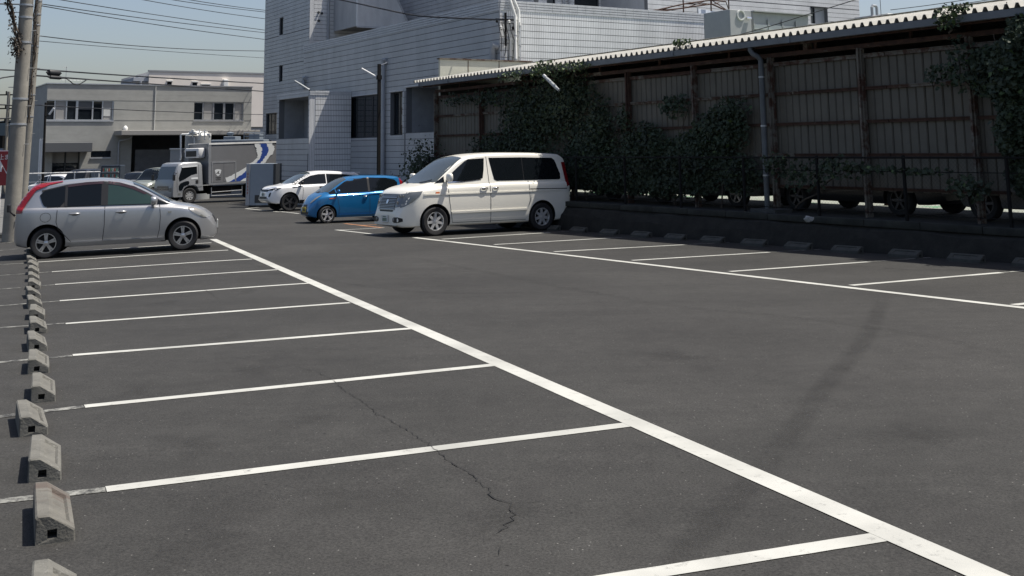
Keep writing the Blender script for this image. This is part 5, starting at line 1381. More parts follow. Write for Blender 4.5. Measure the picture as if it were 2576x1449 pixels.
class Car:
    """x forward, y left, z up, origin on the ground between the axles' centre line"""
    def __init__(s, name, label, cat, ref, ref_local, heading, spec, group='parked vehicles', k=1.0):
        s.sp = spec
        q = ground_quat(heading, ref[0], ref[1])
        loc = Vector(ref) - (q @ (Vector(ref_local) * k))
        s.th = thing(name, label, cat, loc, 0, group, quat=q); s.th.scale = (k, k, k)
        s.name = name
    def make_body(s, paint, under=.0):
        sp = s.sp
        T, B, Wd, Bl = pchip(sp['top']), pchip(sp['bot']), pchip(sp['plan']), pchip(sp['belt'])
        x0, x1 = sp['top'][0][0], sp['top'][-1][0]
        n = 84; xs = []
        for i in range(n + 1):
            u = i / n; xs.append(x0 + (x1 - x0) * (.5 - .5 * math.cos(math.pi * (.12 * u + .88 * u)) if False else u))
        ends = [.004, .012, .025, .045, .07]
        xs = sorted(set([round(v, 4) for v in xs] + [round(x0 + e, 4) for e in ends] + [round(x1 - e, 4) for e in ends] + [round(a, 4) for a, _ in sp['top']]))
        tum = sp.get('tumble', .26); rows = []
        for x in xs:
            zt, zb, w_, bl = T(x), B(x), Wd(x), Bl(x)
            zt = max(zt, zb + .02); bl = min(bl, zt - .03 * min(1, (zt - zb) / .3)); g = max(0, zt - bl)
            hgt = bl - zb
            side = []
            for f, k in ((0, .90), (.03, .945), (.10, .972), (.22, .985), (.36, .994), (.5, 1.0), (.64, 1.0), (.76, .997), (.87, .992), (.935, .985), (.972, .966), (1, .93)):
                side.append((w_ * k, zb + hgt * f))
            cr = min(g * .5, sp.get('crown', .045) + .03 * min(1, g / .5)); ye = max(.05, w_ * .93 - tum * g * .9 - .03); ze = zt - cr
            gs = [(w_ * .93 + (ye - w_ * .93) * f, bl + (ze - bl) * f + 0) for f in (.12, .3, .5, .7, .88, 1)]
            rr = sp.get('rr', .10)
            top = [(ye - rr * (1 - math.cos(a)) * .0 - rr * math.sin(a) * .9, ze + cr * (.62 * math.sin(a * 1.0))) for a in (.35, .8, 1.25)]
            top = [(max(.04, y), min(z, zt)) for y, z in top]
            yl, zl = top[-1]
            roof = [(yl * f, zl + (zt - zl) * (1 - f * f)) for f in (.8, .55, .28, 0)]
            rows.append([(x, y, z) for y, z in side + gs + top + roof])
        vs, fs = [], []; k = len(rows[0])
        for r in rows:
            vs += [(x, y, z) for x, y, z in r] + [(x, -y, z) for x, y, z in r[:-1][::-1]]
        K = 2 * k - 1
        for i in range(len(rows) - 1):
            for j in range(K - 1): fs.append((i * K + j, i * K + j + 1, (i + 1) * K + j + 1, (i + 1) * K + j))
            fs.append((i * K + K - 1, i * K, (i + 1) * K, (i + 1) * K + K - 1))
        fs += [tuple(range(K - 1, -1, -1)), tuple((len(rows) - 1) * K + j for j in range(K))]
        b = MB(); b.add(vs, fs); me = b.mesh('body')
        bm = bmesh.new(); bm.from_mesh(me); bmesh.ops.recalc_face_normals(bm, faces=bm.faces)
        s.bvh = BVHTree.FromBMesh(bm); bm.to_mesh(me); bm.free()
        me.materials.append(paint); me.materials.append(HUBD)
        # wheel arches
        cb = MB(); r = sp['wr'] + sp.get('arch', .055)
        for wx in sp['wx']:
            for sg in (-1, 1):
                cb.cyl((wx, sg * .42, sp['wr'] + .01), (wx, sg * 1.4, sp['wr'] + .01), r, n=40)
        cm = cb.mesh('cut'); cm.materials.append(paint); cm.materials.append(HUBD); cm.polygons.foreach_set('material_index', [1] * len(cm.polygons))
        bm = bmesh.new(); bm.from_mesh(cm); bmesh.ops.recalc_face_normals(bm, faces=bm.faces); bm.to_mesh(cm); bm.free()
        o = link('body', me, None); co = link('cutter', cm, None)
        md = o.modifiers.new('arch', 'BOOLEAN'); md.object = co; md.operation = 'DIFFERENCE'; md.solver = 'EXACT'
        dg = bpy.context.evaluated_depsgraph_get(); res = bpy.data.meshes.new_from_object(o.evaluated_get(dg)); res.name = 'body'
        bpy.data.objects.remove(co); bpy.data.objects.remove(o)
        res.polygons.foreach_set('use_smooth', [True] * len(res.polygons)); res.set_sharp_from_angle(angle=math.radians(32))
        s.body = link('body', res, s.th); s.paint = paint
        return s.body
    def cast(s, view, u, v):
        if view in ('l', 'r'):
            sg = 1 if view == 'l' else -1
            for k in range(6):
                h = s.bvh.ray_cast(Vector((u, sg * 3, v - .01 * k)), Vector((0, -sg, 0)))
                if h[0] is not None: return h[0], Vector((0, sg, 0)) * .5 + h[1] * .5
            return Vector((u, sg * .5, v)), Vector((0, sg, 0))
        if view in ('f', 'b'):
            sg = 1 if view == 'f' else -1
            h = s.bvh.ray_cast(Vector((sg * 6, u, v)), Vector((-sg, 0, 0)))
            if h[0] is None: h = s.bvh.ray_cast(Vector((sg * 6, u * .9, v)), Vector((-sg, 0, 0)))
            if h[0] is None: return Vector((0, u, v)), Vector((sg, 0, 0))
            return h[0], Vector((sg, 0, 0)) * .5 + h[1] * .5
        h = s.bvh.ray_cast(Vector((u, v, 4)), Vector((0, 0, -1)))
        if h[0] is None: return Vector((u, v, .5)), Vector((0, 0, 1))
        return h[0], Vector((0, 0, 1)) * .5 + h[1] * .5
    def patch(s, name, view, poly, m, off=.006, parent=None, step=.06, rnd=0, skirt=.02):
        if rnd: poly = chaikin(poly, rnd)
        dn = []
        for i in range(len(poly)):
            a, c = Vector(poly[i]), Vector(poly[(i + 1) % len(poly)]); k = max(1, int((c - a).length / step))
            dn += [a.lerp(c, j / k) for j in range(k)]
        n = len(dn); xs = [q.x for q in dn]; ys = [q.y for q in dn]
        inner = []
        def inside(x, y):
            r = False
            for i in range(n):
                a, c = dn[i], dn[(i + 1) % n]
                if (a.y > y) != (c.y > y) and x < (c.x - a.x) * (y - a.y) / (c.y - a.y) + a.x: r = not r
            return r
        x = min(xs) + step / 2
        while x < max(xs):
            y = min(ys) + step / 2
            while y < max(ys):
                if inside(x, y) and min((Vector((x, y)) - q).length for q in dn) > step * .35: inner.append(Vector((x, y)))
                y += step
            x += step
        V, E_, Fc, *_ = delaunay_2d_cdt(dn + inner, [(i, (i + 1) % n) for i in range(n)], [], 1, 1e-5)
        P = []
        Ns = []
        for q in V:
            h, nr = s.cast(view, q.x, q.y); nr = nr.normalized(); P.append(h + nr * off); Ns.append(nr)
        b = MB(); fs = [tuple(f) for f in Fc]
        cnt = {}
        for f in fs:
            for i in range(len(f)):
                e = (f[i], f[(i + 1) % len(f)]); cnt[tuple(sorted(e))] = cnt.get(tuple(sorted(e)), 0) + 1
        bd = [e for e, c in cnt.items() if c == 1]
        base = len(P); low = {}
        for e in bd:
            for i in e:
                if i not in low: low[i] = len(P); P.append(P[i] - Ns[i] * skirt)
        fs += [(a, c, low[c], low[a]) for a, c in bd]
        b.add(P, fs)
        o = b.build(name, m, parent or s.body, smooth=35)
        return o
    def line(s, name, view, pts, width, m, off=.004, parent=None, closed=False):
        pts = [Vector(p) for p in pts]
        dn = []
        for a, c in zip(pts, pts[1:]):
            k = max(1, int((c - a).length / .05)); dn += [a.lerp(c, j / k) for j in range(k)]
        dn.append(pts[-1]); b = MB(); vs = []
        for i, q in enumerate(dn):
            d = (dn[min(i + 1, len(dn) - 1)] - dn[max(i - 1, 0)]).normalized(); nn = Vector((-d.y, d.x))
            for k in (-.5, .5):
                r = q + nn * (width * k); h, nr = s.cast(view, r.x, r.y); vs.append(h + nr.normalized() * off)
        b.add(vs, [(2 * i, 2 * i + 1, 2 * i + 3, 2 * i + 2) for i in range(len(dn) - 1)])
        return b.build(name, m, parent or s.body)
    def wheels(s, rim_m, nspoke, sw, rimf=.66, twin=False, inset=.0, wd=.2, rot=0.0):
        sp = s.sp; R_ = sp['wr']; rr = R_ * rimf; trk = sp['track']
        tb = MB(); tb.lathe([(-wd / 2, rr * .98), (-wd / 2, R_ * .92), (-wd / 2 + .03, R_ * .995), (-wd / 4, R_), (wd / 4, R_), (wd / 2 - .03, R_ * .995), (wd / 2, R_ * .90), (wd / 2 - .004, rr * 1.08), (wd / 2 - .012, rr), (wd / 2 - .06, rr * .97)], (0, 0, 0), (0, 1, 0), 36)
        tme = tb.mesh('tyre'); tme.materials.append(TYRE); tme.polygons.foreach_set('use_smooth', [True] * len(tme.polygons)); tme.set_sharp_from_angle(angle=math.radians(40))
        rb = MB(); rb.lathe([(wd / 2 - .03, rr * .995), (wd / 2 - .008, rr), (wd / 2 - .008, rr * .93), (wd / 2 - .05, rr * .90), (-wd / 2 + .03, rr * .88)], (0, 0, 0), (0, 1, 0), 36)
        hub = R_ * .16
        rb.lathe([(wd / 2 - .05, hub * 1.25), (wd / 2 - .022, hub * 1.1), (wd / 2 - .012, hub * .5), (wd / 2 - .012, .001)], (0, 0, 0), (0, 1, 0), 20)
        for k in range(nspoke):
            a0 = 2 * math.pi * k / nspoke + rot
            for da in ((-.13, .13) if twin else (0,)):
                a = a0 + da; c, s_ = math.cos(a), math.sin(a); px_, pz = -s_, c; h = sw / 2
                y1, y2 = wd / 2 - .018, wd / 2 - .014
                vs = []
                for (r, hh, y) in ((hub * .6, h * 1.25, y1), (rr * .94, h, y2 - .004)):
                    for q in (-1, 1): vs.append((c * r + px_ * hh * q, y, s_ * r + pz * hh * q))
                    for q in (-1, 1): vs.append((c * r + px_ * hh * q * 1.25, y - .035, s_ * r + pz * hh * q * 1.25))
                rb.add(vs, [(0, 1, 5, 4), (0, 4, 6, 2), (1, 3, 7, 5)])
        rme = rb.mesh('rim'); rme.materials.append(rim_m)
        bm = bmesh.new(); bm.from_mesh(rme); bmesh.ops.recalc_face_normals(bm, faces=bm.faces); bm.to_mesh(rme); bm.free()
        rme.polygons.foreach_set('use_smooth', [True] * len(rme.polygons)); rme.set_sharp_from_angle(angle=math.radians(35))
        hb = MB(); hb.cyl((0, wd / 2 - .085, 0), (0, wd / 2 - .09, 0), rr * .92, n=24); hme = hb.mesh('brake_disc'); hme.materials.append(HUBD)
        for wx in sp['wx']:
            for sg in (-1, 1):
                w_ = bpy.data.objects.new('wheel', None); COL.objects.link(w_); w_.parent = s.th
                w_.location = (wx, sg * trk / 2, R_); w_.rotation_euler = (0, random.uniform(-.1, .1), 0 if sg > 0 else math.pi)
                for nm, me in (('tyre', tme), ('rim', rme), ('brake_disc', hme)): link(nm, me, w_)
    def mirror_cap(s, sg, x, z, m, size=(.10, .19, .13)):
        h, nr = s.cast('l' if sg > 0 else 'r', x, z); b = MB(); c = Vector((x + .02, h.y + sg * .15, z + .07))
        bm = bmesh.new(); bmesh.ops.create_uvsphere(bm, u_segments=16, v_segments=10, radius=.5)
        vs = []
        for v in bm.verts:
            q = v.co; e = lambda k: math.copysign(abs(2 * k) ** .65, k) / 2
            vs.append(c + Vector((e(q.x) * size[0] if q.x > 0 else max(q.x, -.25) * size[0], e(q.y) * size[1], e(q.z) * size[2])))
        bm.verts.index_update(); b.add(vs, [[v.index for v in f.verts] for f in bm.faces]); bm.free()
        o = b.build('door_mirror', m, s.th, smooth=50)
        b = MB(); b.cyl((x + .02, h.y - sg * .02, z), c + Vector((0, -sg * .05, -.04)), .028, .022, 8); b.build('mirror_stalk', BLACK, o)
        return o
    def handle(s, view, x, z, m=None, ln=.2):
        sg = 1 if view == 'l' else -1; h, nr = s.cast(view, x, z); y = h.y
        b = MB(); b.tube([(x - ln / 2, y - sg * .005, z), (x - ln / 2 + .02, y + sg * .03, z), (x, y + sg * .037, z + .003), (x + ln / 2 - .02, y + sg * .03, z), (x + ln / 2, y - sg * .005, z)], [.012, .017, .018, .017, .012], 8)
        o = b.build('door_handle', m or s.paint, s.body, smooth=50)
        s.patch('handle_recess', view, chaikin([(x - ln * .3, z - .035), (x + ln * .35, z - .035), (x + ln * .35, z + .02), (x - ln * .3, z + .02)], 1), GAP, .002, o, .05)
        return o
    def plate(s, view, u, v, w_=.33, h=.165, m=None):
        hpt, nr = s.cast(view, u, v); sg = 1 if view == 'f' else -1; x = hpt.x + sg * .02
        b = MB(); b.bbox(x - .008, x + .008, u - w_ / 2, u + w_ / 2, v - h / 2, v + h / 2, .004); o = b.build('number_plate', m or PLATE, s.body)
        b = MB(); xx = x + sg * .0095
        for k in range(4): b.box(xx - .001, xx + .001, u - .10 + k * .058, u - .06 + k * .058, v - .055, v + .02)
        b.box(xx - .001, xx + .001, u - .09, u + .08, v + .04, v + .058); b.build('plate_marks', INK if not m else INKB, o)
        return o
def mirror_poly(p): return [(-a, c) for a, c in p][::-1]

# ---- silver hatchback
R0 = .30
spec = dict(wx=(0.0, 2.6), wr=R0, track=1.47, arch=.06, tumble=.24, crown=.05, rr=.13,
    top=[(-.62, .60), (-.605, .78), (-.57, 1.02), (-.44, 1.25), (-.30, 1.42), (-.16, 1.475), (.25, 1.515), (.85, 1.535), (1.35, 1.485), (1.70, 1.375), (2.0, 1.215), (2.30, 1.035), (2.45, .965), (2.8, .885), (3.02, .80), (3.17, .685), (3.25, .56), (3.275, .46)],
    bot=[(-.62, .34), (-.56, .27), (-.3, .22), (.4, .20), (2.2, .20), (2.9, .19), (3.15, .20), (3.275, .28)],
    plan=[(-.62, .60), (-.58, .70), (-.45, .79), (-.2, .835), (.3, .845), (2.0, .845), (2.6, .835), (2.9, .78), (3.1, .67), (3.22, .54), (3.275, .42)],
    belt=[(-.62, 1.0), (0, .99), (1.0, .955), (2.0, .93), (2.5, .89), (2.9, .80), (3.275, .42)])
A, B = G(115, 651), G(460, 630); hd = math.atan2((B - A).y, (B - A).x)
car = Car('silver_hatchback', 'silver five-door hatchback parked at the left beside the utility poles', 'car', A, (0, -.80, 0), hd, spec)
car.make_body(P_SILVER)
for v, sg in (('r', -1), ('l', 1)):
    car.patch('quarter_window', v, [(-.17, 1.295), (.25, 1.385), (.33, 1.40), (.33, 1.0), (-.02, 1.0), (-.08, 1.04)], CGLASS, .011, rnd=1)
    car.patch('rear_door_window', v, [(.37, 1.40), (.70, 1.43), (1.02, 1.435), (1.02, .995), (.37, .998)], CGLASS, .011)
    car.patch('front_door_window', v, [(1.13, 1.43), (1.35, 1.395), (1.62, 1.31), (1.88, 1.17), (2.05, 1.055), (2.05, .965), (1.13, .985)], CGLASSG, .011)
    car.patch('corner_window', v, [(2.09, 1.04), (2.30, .945), (2.09, .955)], CGLASS, .011)
    car.patch('window_surround', v, [(-.12, 1.33), (.36, 1.425), (.70, 1.455), (1.02, 1.46), (1.35, 1.42), (1.64, 1.33), (1.9, 1.19), (2.12, 1.05), (2.36, .94), (2.05, .95), (1.0, .975), (.0, .985)], GAP, .006, step=.04)
    car.patch('window_pillar', v, [(.325, 1.41), (.375, 1.415), (.375, .99), (.325, .99)], BLACK, .012, step=.03)
    car.patch('window_pillar', v, [(1.01, 1.445), (1.14, 1.44), (1.14, .98), (1.01, .985)], BLACK, .012, step=.03)
    car.patch('window_pillar', v, [(2.045, 1.065), (2.10, 1.04), (2.10, .955), (2.045, .96)], BLACK, .012, step=.03)
    for f in ([(.20, .985), (.18, .70), (.22, .56), (.33, .45), (.42, .35), (.46, .30)], [(1.08, 1.44), (1.09, .98), (1.085, .60), (1.05, .28)], [(2.14, .95), (2.16, .7), (2.14, .45), (2.10, .28)], [(.46, .29), (2.10, .275)]):
        car.line('door_gap', v, f, .011, GAP)
    car.handle(v, .52, .845); car.handle(v, 1.40, .84)
    car.patch('tail_light', v, [(-.575, .90), (-.48, .90), (-.36, 1.13), (-.22, 1.335), (.0, 1.42), (.26, 1.475), (.26, 1.49), (-.20, 1.452), (-.31, 1.40), (-.44, 1.235), (-.555, 1.04)], RED, .022, step=.022)
    car.patch('headlight', v, [(2.66, .865), (2.80, .86), (3.0, .775), (3.14, .66), (3.10, .625), (2.95, .66), (2.80, .75)], LAMP, .010, rnd=1)
    car.patch('side_skirt', v, [(.40, .30), (2.18, .285), (2.18, .19), (.44, .20)], P_SILVER, .028)
    car.patch('turn_repeater', v, [(2.30, .80), (2.38, .80), (2.37, .765), (2.31, .765)], AMBER if sg > 0 else LAMP, .008)
    car.mirror_cap(sg, 2.0, .96, P_SILVER, (.17, .24, .17))
car.patch('rain_visor', 'r', [(1.13, 1.45), (1.35, 1.415), (1.63, 1.325), (1.88, 1.185), (1.86, 1.155), (1.60, 1.28), (1.34, 1.365), (1.13, 1.40)], mat('smoke_visor', (.05, .03, .035), .15), .016)
car.patch('rain_visor', 'r', [(.37, 1.415), (.70, 1.45), (1.05, 1.455), (1.05, 1.41), (.70, 1.40), (.37, 1.37)], mat('smoke_visor', (.05, .03, .035)), .016)
car.patch('windscreen', 't', [(1.62, -.56), (1.56, 0), (1.62, .56), (2.33, .70), (2.40, 0), (2.33, -.70)], CGLASS, .005, step=.09)
car.patch('rear_window', 'b', [(-.52, 1.36), (.52, 1.36), (.60, 1.06), (-.60, 1.06)], CGLASS, .005)
car.patch('grille', 'f', [(-.34, .66), (.34, .66), (.38, .52), (-.38, .52)], BLACK, .008)
car.patch('lower_intake', 'f', [(-.38, .40), (.38, .40), (.34, .29), (-.34, .29)], BLACK, .008)
car.plate('f', 0, .47); car.plate('b', 0, .72)
car.line('filler_flap', 'r', [(-.02 + .1 * math.cos(a * .5236), .80 + .09 * math.sin(a * .5236)) for a in range(13)], .008, GAP)
b = MB(); b.tube([(-.62, -.55, .85), (-.70, -.57, .93), (-.72, -.57, 1.0)], .02, 8); b.bbox(-.76, -.70, -.66, -.5, .93, 1.08, .015); b.build('rear_mirror', BLACK, car.body)
car.wheels(RIM, 5, .028, .64, twin=True, wd=.19, rot=math.pi / 2)

DCHROME = mat('satin_chrome', (.3, .31, .32), .3, metal=.8)
# ---- white van
Rv = .335
spec = dict(wx=(0.0, -2.95), wr=Rv, track=1.56, arch=.055, tumble=.155, crown=.05, rr=.12,
    top=[(-3.86, .62), (-3.855, .95), (-3.835, 1.30), (-3.78, 1.66), (-3.72, 1.82), (-3.6, 1.875), (-3.0, 1.90), (-2.0, 1.91), (-1.3, 1.885), (-.95, 1.83), (-.78, 1.77), (-.35, 1.495), (.02, 1.245), (.12, 1.195), (.40, 1.13), (.60, 1.06), (.68, 1.0), (.765, .84), (.82, .66), (.85, .54), (.86, .44)],
    bot=[(-3.86, .36), (-3.7, .27), (-3.3, .23), (-2.4, .225), (.3, .215), (.72, .21), (.86, .26)],
    plan=[(-3.86, .78), (-3.8, .84), (-3.6, .885), (-3.0, .90), (-.2, .90), (.2, .89), (.45, .85), (.62, .78), (.76, .70), (.86, .62)],
    belt=[(-3.86, 1.17), (-2.0, 1.18), (-1.0, 1.15), (-.3, 1.13), (.2, 1.08), (.55, 1.0), (.86, .44)])
A, B = G(1095, 594), G(1362, 580); hd = math.atan2((A - B).y, (A - B).x)
van = Car('white_minivan', 'white minivan with dark windows parked partly in the shed shade', 'minivan', A, (0, .86, 0), hd, spec)
van.make_body(P_WHITE)
for v, sg in (('l', 1), ('r', -1)):
    van.patch('front_door_window', v, [(-.33, 1.27), (-.40, 1.36), (-.62, 1.53), (-.86, 1.70), (-.96, 1.745), (-1.40, 1.765), (-1.36, 1.50), (-1.31, 1.30), (-1.22, 1.27), (-.75, 1.235), (-.36, 1.225)], CGLASS, .006)
    van.patch('sliding_door_window', v, [(-1.54, 1.70), (-1.53, 1.775), (-2.46, 1.775), (-2.46, 1.225), (-1.68, 1.225), (-1.62, 1.26)], CGLASS, .006)
    van.patch('rear_side_window', v, [(-2.475, 1.775), (-3.36, 1.755), (-3.44, 1.70), (-3.56, 1.36), (-3.55, 1.24), (-3.5, 1.225), (-2.475, 1.225)], CGLASS, .006)
    van.patch('window_pillar', v, [(-2.44, 1.772), (-2.50, 1.772), (-2.50, 1.228), (-2.44, 1.228)], BLACK, .004)
    van.patch('quarter_glass', v, [(-.02, 1.20), (-.27, 1.36), (-.27, 1.215)], CGLASS, .005)
    van.line('door_gap', v, [(-.33, 1.22), (-.34, 1.0), (-.36, .8), (-.40, .55), (-.44, .30)], .012, GAP)
    van.line('door_gap', v, [(-1.46, 1.85), (-1.47, 1.3), (-1.48, .8), (-1.48, .25)], .013, GAP)
    van.line('door_gap', v, [(-2.58, 1.22), (-2.58, .95), (-2.60, .75), (-2.55, .62)], .011, GAP)
    van.line('door_gap', v, [(-.44, .29), (-2.48, .29)], .010, GAP)
    van.line('slide_rail', v, [(-2.6, 1.01), (-3.72, 1.0)], .02, GAP)
    van.patch('side_moulding', v, [(-.40, .545), (-2.50, .56), (-2.50, .515), (-.42, .50)], P_WHITE, .018)
    van.patch('belt_crease', v, [(.30, .965), (-3.5, .985), (-3.5, .955), (.30, .93)], P_WHITE, .014)
    van.handle(v, -1.30, 1.06, CHROME, .2); van.handle(v, -1.62, 1.06, CHROME, .16)
    van.patch('turn_repeater', v, [(-.10, 1.0), (.0, 1.0), (.0, .96), (-.10, .96)], AMBER, .008)
    van.patch('chrome_sill', v, [(-.36, 1.225), (-.75, 1.235), (-1.26, 1.275), (-1.26, 1.262), (-.75, 1.215), (-.36, 1.205)], CHROME, .010)
    van.mirror_cap(sg, -.36, 1.255, P_WHITE, (.13, .24, .20))
    van.patch('tail_light', v, [(-3.84, 1.05), (-3.72, 1.05), (-3.64, 1.65), (-3.76, 1.65)], RED, .008)
    van.patch('headlight', v, [(.63, 1.0), (.32, 1.03), (.38, .94), (.56, .78), (.73, .68), (.78, .66), (.765, .82)], LAMPD, .008)
van.patch('windscreen', 't', [(-.86, -.60), (-.92, 0), (-.86, .60), (-.02, .80), (.10, .4), (.12, 0), (.10, -.4), (-.02, -.80)], mat('windscreen_glass', (.05, .06, .06), .03, spec=.8), .006, step=.09)
van.patch('headlight', 'f', [(.40, .96), (.72, .985), (.69, .80), (.60, .68), (.42, .66)], LAMPD, .010)
van.patch('headlight', 'f', mirror_poly([(.40, .96), (.72, .985), (.69, .80), (.60, .68), (.42, .66)]), LAMPD, .010)
for sg in (1, -1):
    for (y, z, r) in ((.52, .90, .055), (.62, .92, .035), (.50, .76, .05)):
        h, nr = van.cast('f', sg * y, z); b = MB(); b.lathe([(0, r), (.008, r * .9), (.01, .001)], h + Vector((.012, 0, 0)), (1, 0, 0), 14); b.build('lamp_reflector', LAMP, van.body, smooth=40)
    van.patch('fog_lamp_recess', 'f', chaikin([(sg * .38, .44), (sg * .70, .45), (sg * .70, .32), (sg * .38, .32)], 1), BLACK, .008)
    h, nr = van.cast('f', sg * .45, .38); b = MB(); b.lathe([(0, .045), (.012, .03), (.014, .001)], h + Vector((.012, 0, 0)), (1, 0, 0), 12); b.build('fog_lamp', LAMP, van.body)
gr = van.patch('grille', 'f', [(-.40, .965), (.40, .965), (.40, .64), (-.40, .64)], BLACK, .010)
for k, z in enumerate((.955, .925, .84, .805, .77, .735, .70, .665)):
    van.patch('grille_bar', 'f', [(-.40, z + .008), (.40, z + .008), (.40, z - .008), (-.40, z - .008)], DCHROME, .02, gr, .1)
van.patch('grille_bar', 'f', [(-.40, .905), (.40, .905), (.40, .868), (-.40, .868)], DCHROME, .024, gr, .1)
van.patch('grille_bar', 'f', [(-.42, .640), (.42, .640), (.42, .612), (-.42, .612)], DCHROME, .024, gr, .1)
van.patch('emblem', 'f', [(.05 * math.cos(a * .5236), .79 + .05 * math.sin(a * .5236)) for a in range(12)], CHROME, .03, gr, .05)
van.patch('upper_intake', 'f', [(-.36, .60), (.36, .60), (.33, .565), (-.33, .565)], BLACK, .008)
van.plate('f', 0, .40)
van.patch('rear_window', 'b', [(-.62, 1.72), (.62, 1.72), (.68, 1.28), (-.68, 1.28)], CGLASS, .006); van.plate('b', 0, .75)
for sg in (-1, 1): b = MB(); b.tube([(.12, sg * .3, 1.215), (.06, sg * .5, 1.24), (-.02, sg * .66, 1.28)], .012, 6); b.build('wiper', BLACK, van.body)
van.wheels(RIMW, 7, .05, .64, wd=.22, rot=math.pi / 2)

# ---- blue small car
Rb = .275
spec = dict(wx=(0.0, -2.36), wr=Rb, track=1.28, arch=.05, tumble=.25, crown=.06, rr=.13,
    top=[(-2.86, .60), (-2.85, .9), (-2.80, 1.2), (-2.70, 1.42), (-2.55, 1.485), (-2.0, 1.52), (-1.4, 1.525), (-.95, 1.49), (-.65, 1.41), (-.30, 1.22), (-.02, 1.03), (.10, .965), (.28, .86), (.42, .72), (.50, .58), (.53, .46)],
    bot=[(-2.86, .34), (-2.7, .25), (-2.2, .19), (-.2, .18), (.35, .19), (.53, .27)],
    plan=[(-2.86, .60), (-2.75, .68), (-2.4, .725), (-.6, .735), (-.1, .72), (.2, .66), (.4, .54), (.53, .38)],
    belt=[(-2.86, 1.02), (-2.0, .98), (-1.0, .93), (-.2, .90), (.2, .83), (.53, .44)])
blue = Car('blue_compact_car', 'small bright blue car with yellow number plate beside the white minivan', 'car', G(822, 562), (0, .66, 0), BA + math.pi - .03, spec, k=.89)
blue.make_body(P_BLUE)
for v, sg in (('l', 1), ('r', -1)):
    blue.patch('front_door_window', v, [(-.30, 1.10), (-.62, 1.31), (-.86, 1.41), (-1.20, 1.435), (-1.44, 1.44), (-1.44, .985), (-.35, .945)], CGLASS, .006)
    blue.patch('corner_window', v, [(-.05, .97), (-.27, 1.10), (-.31, .945), (-.10, .93)], CGLASS, .005)
    blue.patch('rear_door_window', v, [(-1.49, 1.44), (-2.1, 1.42), (-2.42, 1.36), (-2.52, 1.27), (-2.50, 1.08), (-2.38, 1.03), (-1.49, .988)], CGLASS, .006)
    blue.patch('window_pillar', v, [(-1.43, 1.445), (-1.50, 1.445), (-1.50, .985), (-1.43, .985)], BLACK, .008, step=.03)
    blue.patch('belt_trim', v, [(-.30, .905), (-2.6, .965), (-2.6, .93), (-.30, .87)], P_BLUE, .014)
    blue.line('door_gap', v, [(-.33, .94), (-.36, .7), (-.40, .5), (-.40, .25)], .01, GAP); blue.line('door_gap', v, [(-1.47, 1.44), (-1.47, .9), (-1.48, .25)], .01, GAP); blue.line('door_gap', v, [(-2.3, 1.02), (-2.25, .8), (-2.02, .6)], .01, GAP)
    blue.patch('side_skirt', v, [(-.38, .27), (-2.0, .27), (-2.0, .19), (-.38, .19)], P_BLUE, .022)
    blue.handle(v, -1.32, .84, CHROME, .16); blue.handle(v, -2.15, .87, CHROME, .15)
    blue.mirror_cap(sg, -.36, .945, P_BLUE, (.1, .18, .12))
    blue.patch('turn_repeater', v, [(-.06, .80), (-.28, .82), (-.28, .79), (-.06, .775)], AMBER, .008)
    blue.patch('tail_light', v, [(-2.83, 1.0), (-2.66, 1.0), (-2.60, 1.4), (-2.70, 1.4)], RED, .008)
    blue.patch('headlight', 'f', chaikin([(sg * .28, .66), (sg * .36, .63), (sg * .56, .82), (sg * .585, .90), (sg * .52, .89), (sg * .38, .78)], 1), LAMP, .010)
blue.patch('windscreen', 't', [(-.72, -.46), (-.78, 0), (-.72, .46), (-.06, .60), (.06, .3), (.07, 0), (.06, -.3), (-.06, -.60)], mat('windscreen_glass', (.05, .06, .06)), .006, step=.09)
blue.patch('grille', 'f', [(-.16, .60), (.16, .60), (.2, .50), (-.2, .50)], BLACK, .008); blue.patch('lower_intake', 'f', [(-.36, .37), (.36, .37), (.3, .28), (-.3, .28)], BLACK, .006)
blue.patch('bonnet_scoop', 't', [(.02, -.12), (.02, .12), (.10, .12), (.10, -.12)], BLACK, .008)
blue.plate('f', 0, .44, m=PLATEY); blue.patch('rear_window', 'b', [(-.45, 1.38), (.45, 1.38), (.5, 1.05), (-.5, 1.05)], CGLASS, .006)
blue.wheels(RIMW, 5, .05, .72, wd=.17, rot=.3)

# ---- white SUV
Rs = .365
spec = dict(wx=(0.0, -2.68), wr=Rs, track=1.62, arch=.05, tumble=.34, crown=.05, rr=.12,
    top=[(-3.48, .68), (-3.47, 1.0), (-3.40, 1.25), (-3.20, 1.47), (-3.05, 1.545), (-2.4, 1.60), (-1.6, 1.64), (-1.2, 1.62), (-.9, 1.555), (-.4, 1.30), (-.05, 1.125), (.08, 1.085), (.5, 1.02), (.72, .94), (.80, .82), (.84, .66), (.86, .52)],
    bot=[(-3.48, .5), (-3.3, .34), (-2.9, .30), (.2, .30), (.6, .32), (.78, .40), (.86, .48)],
    plan=[(-3.48, .78), (-3.3, .88), (-2.7, .94), (-1.5, .93), (0, .945), (.3, .93), (.6, .84), (.78, .70), (.86, .58)],
    belt=[(-3.48, 1.12), (-2.5, 1.10), (-1.0, 1.05), (-.2, 1.03), (.3, 1.0), (.6, .93), (.86, .5)])
suv = Car('white_crossover', 'white crossover with black pillars parked beyond the blue car', 'crossover', G(727, 531), (0, .85, 0), BA + math.pi - .02, spec, k=.90)
suv.make_body(P_SUV)
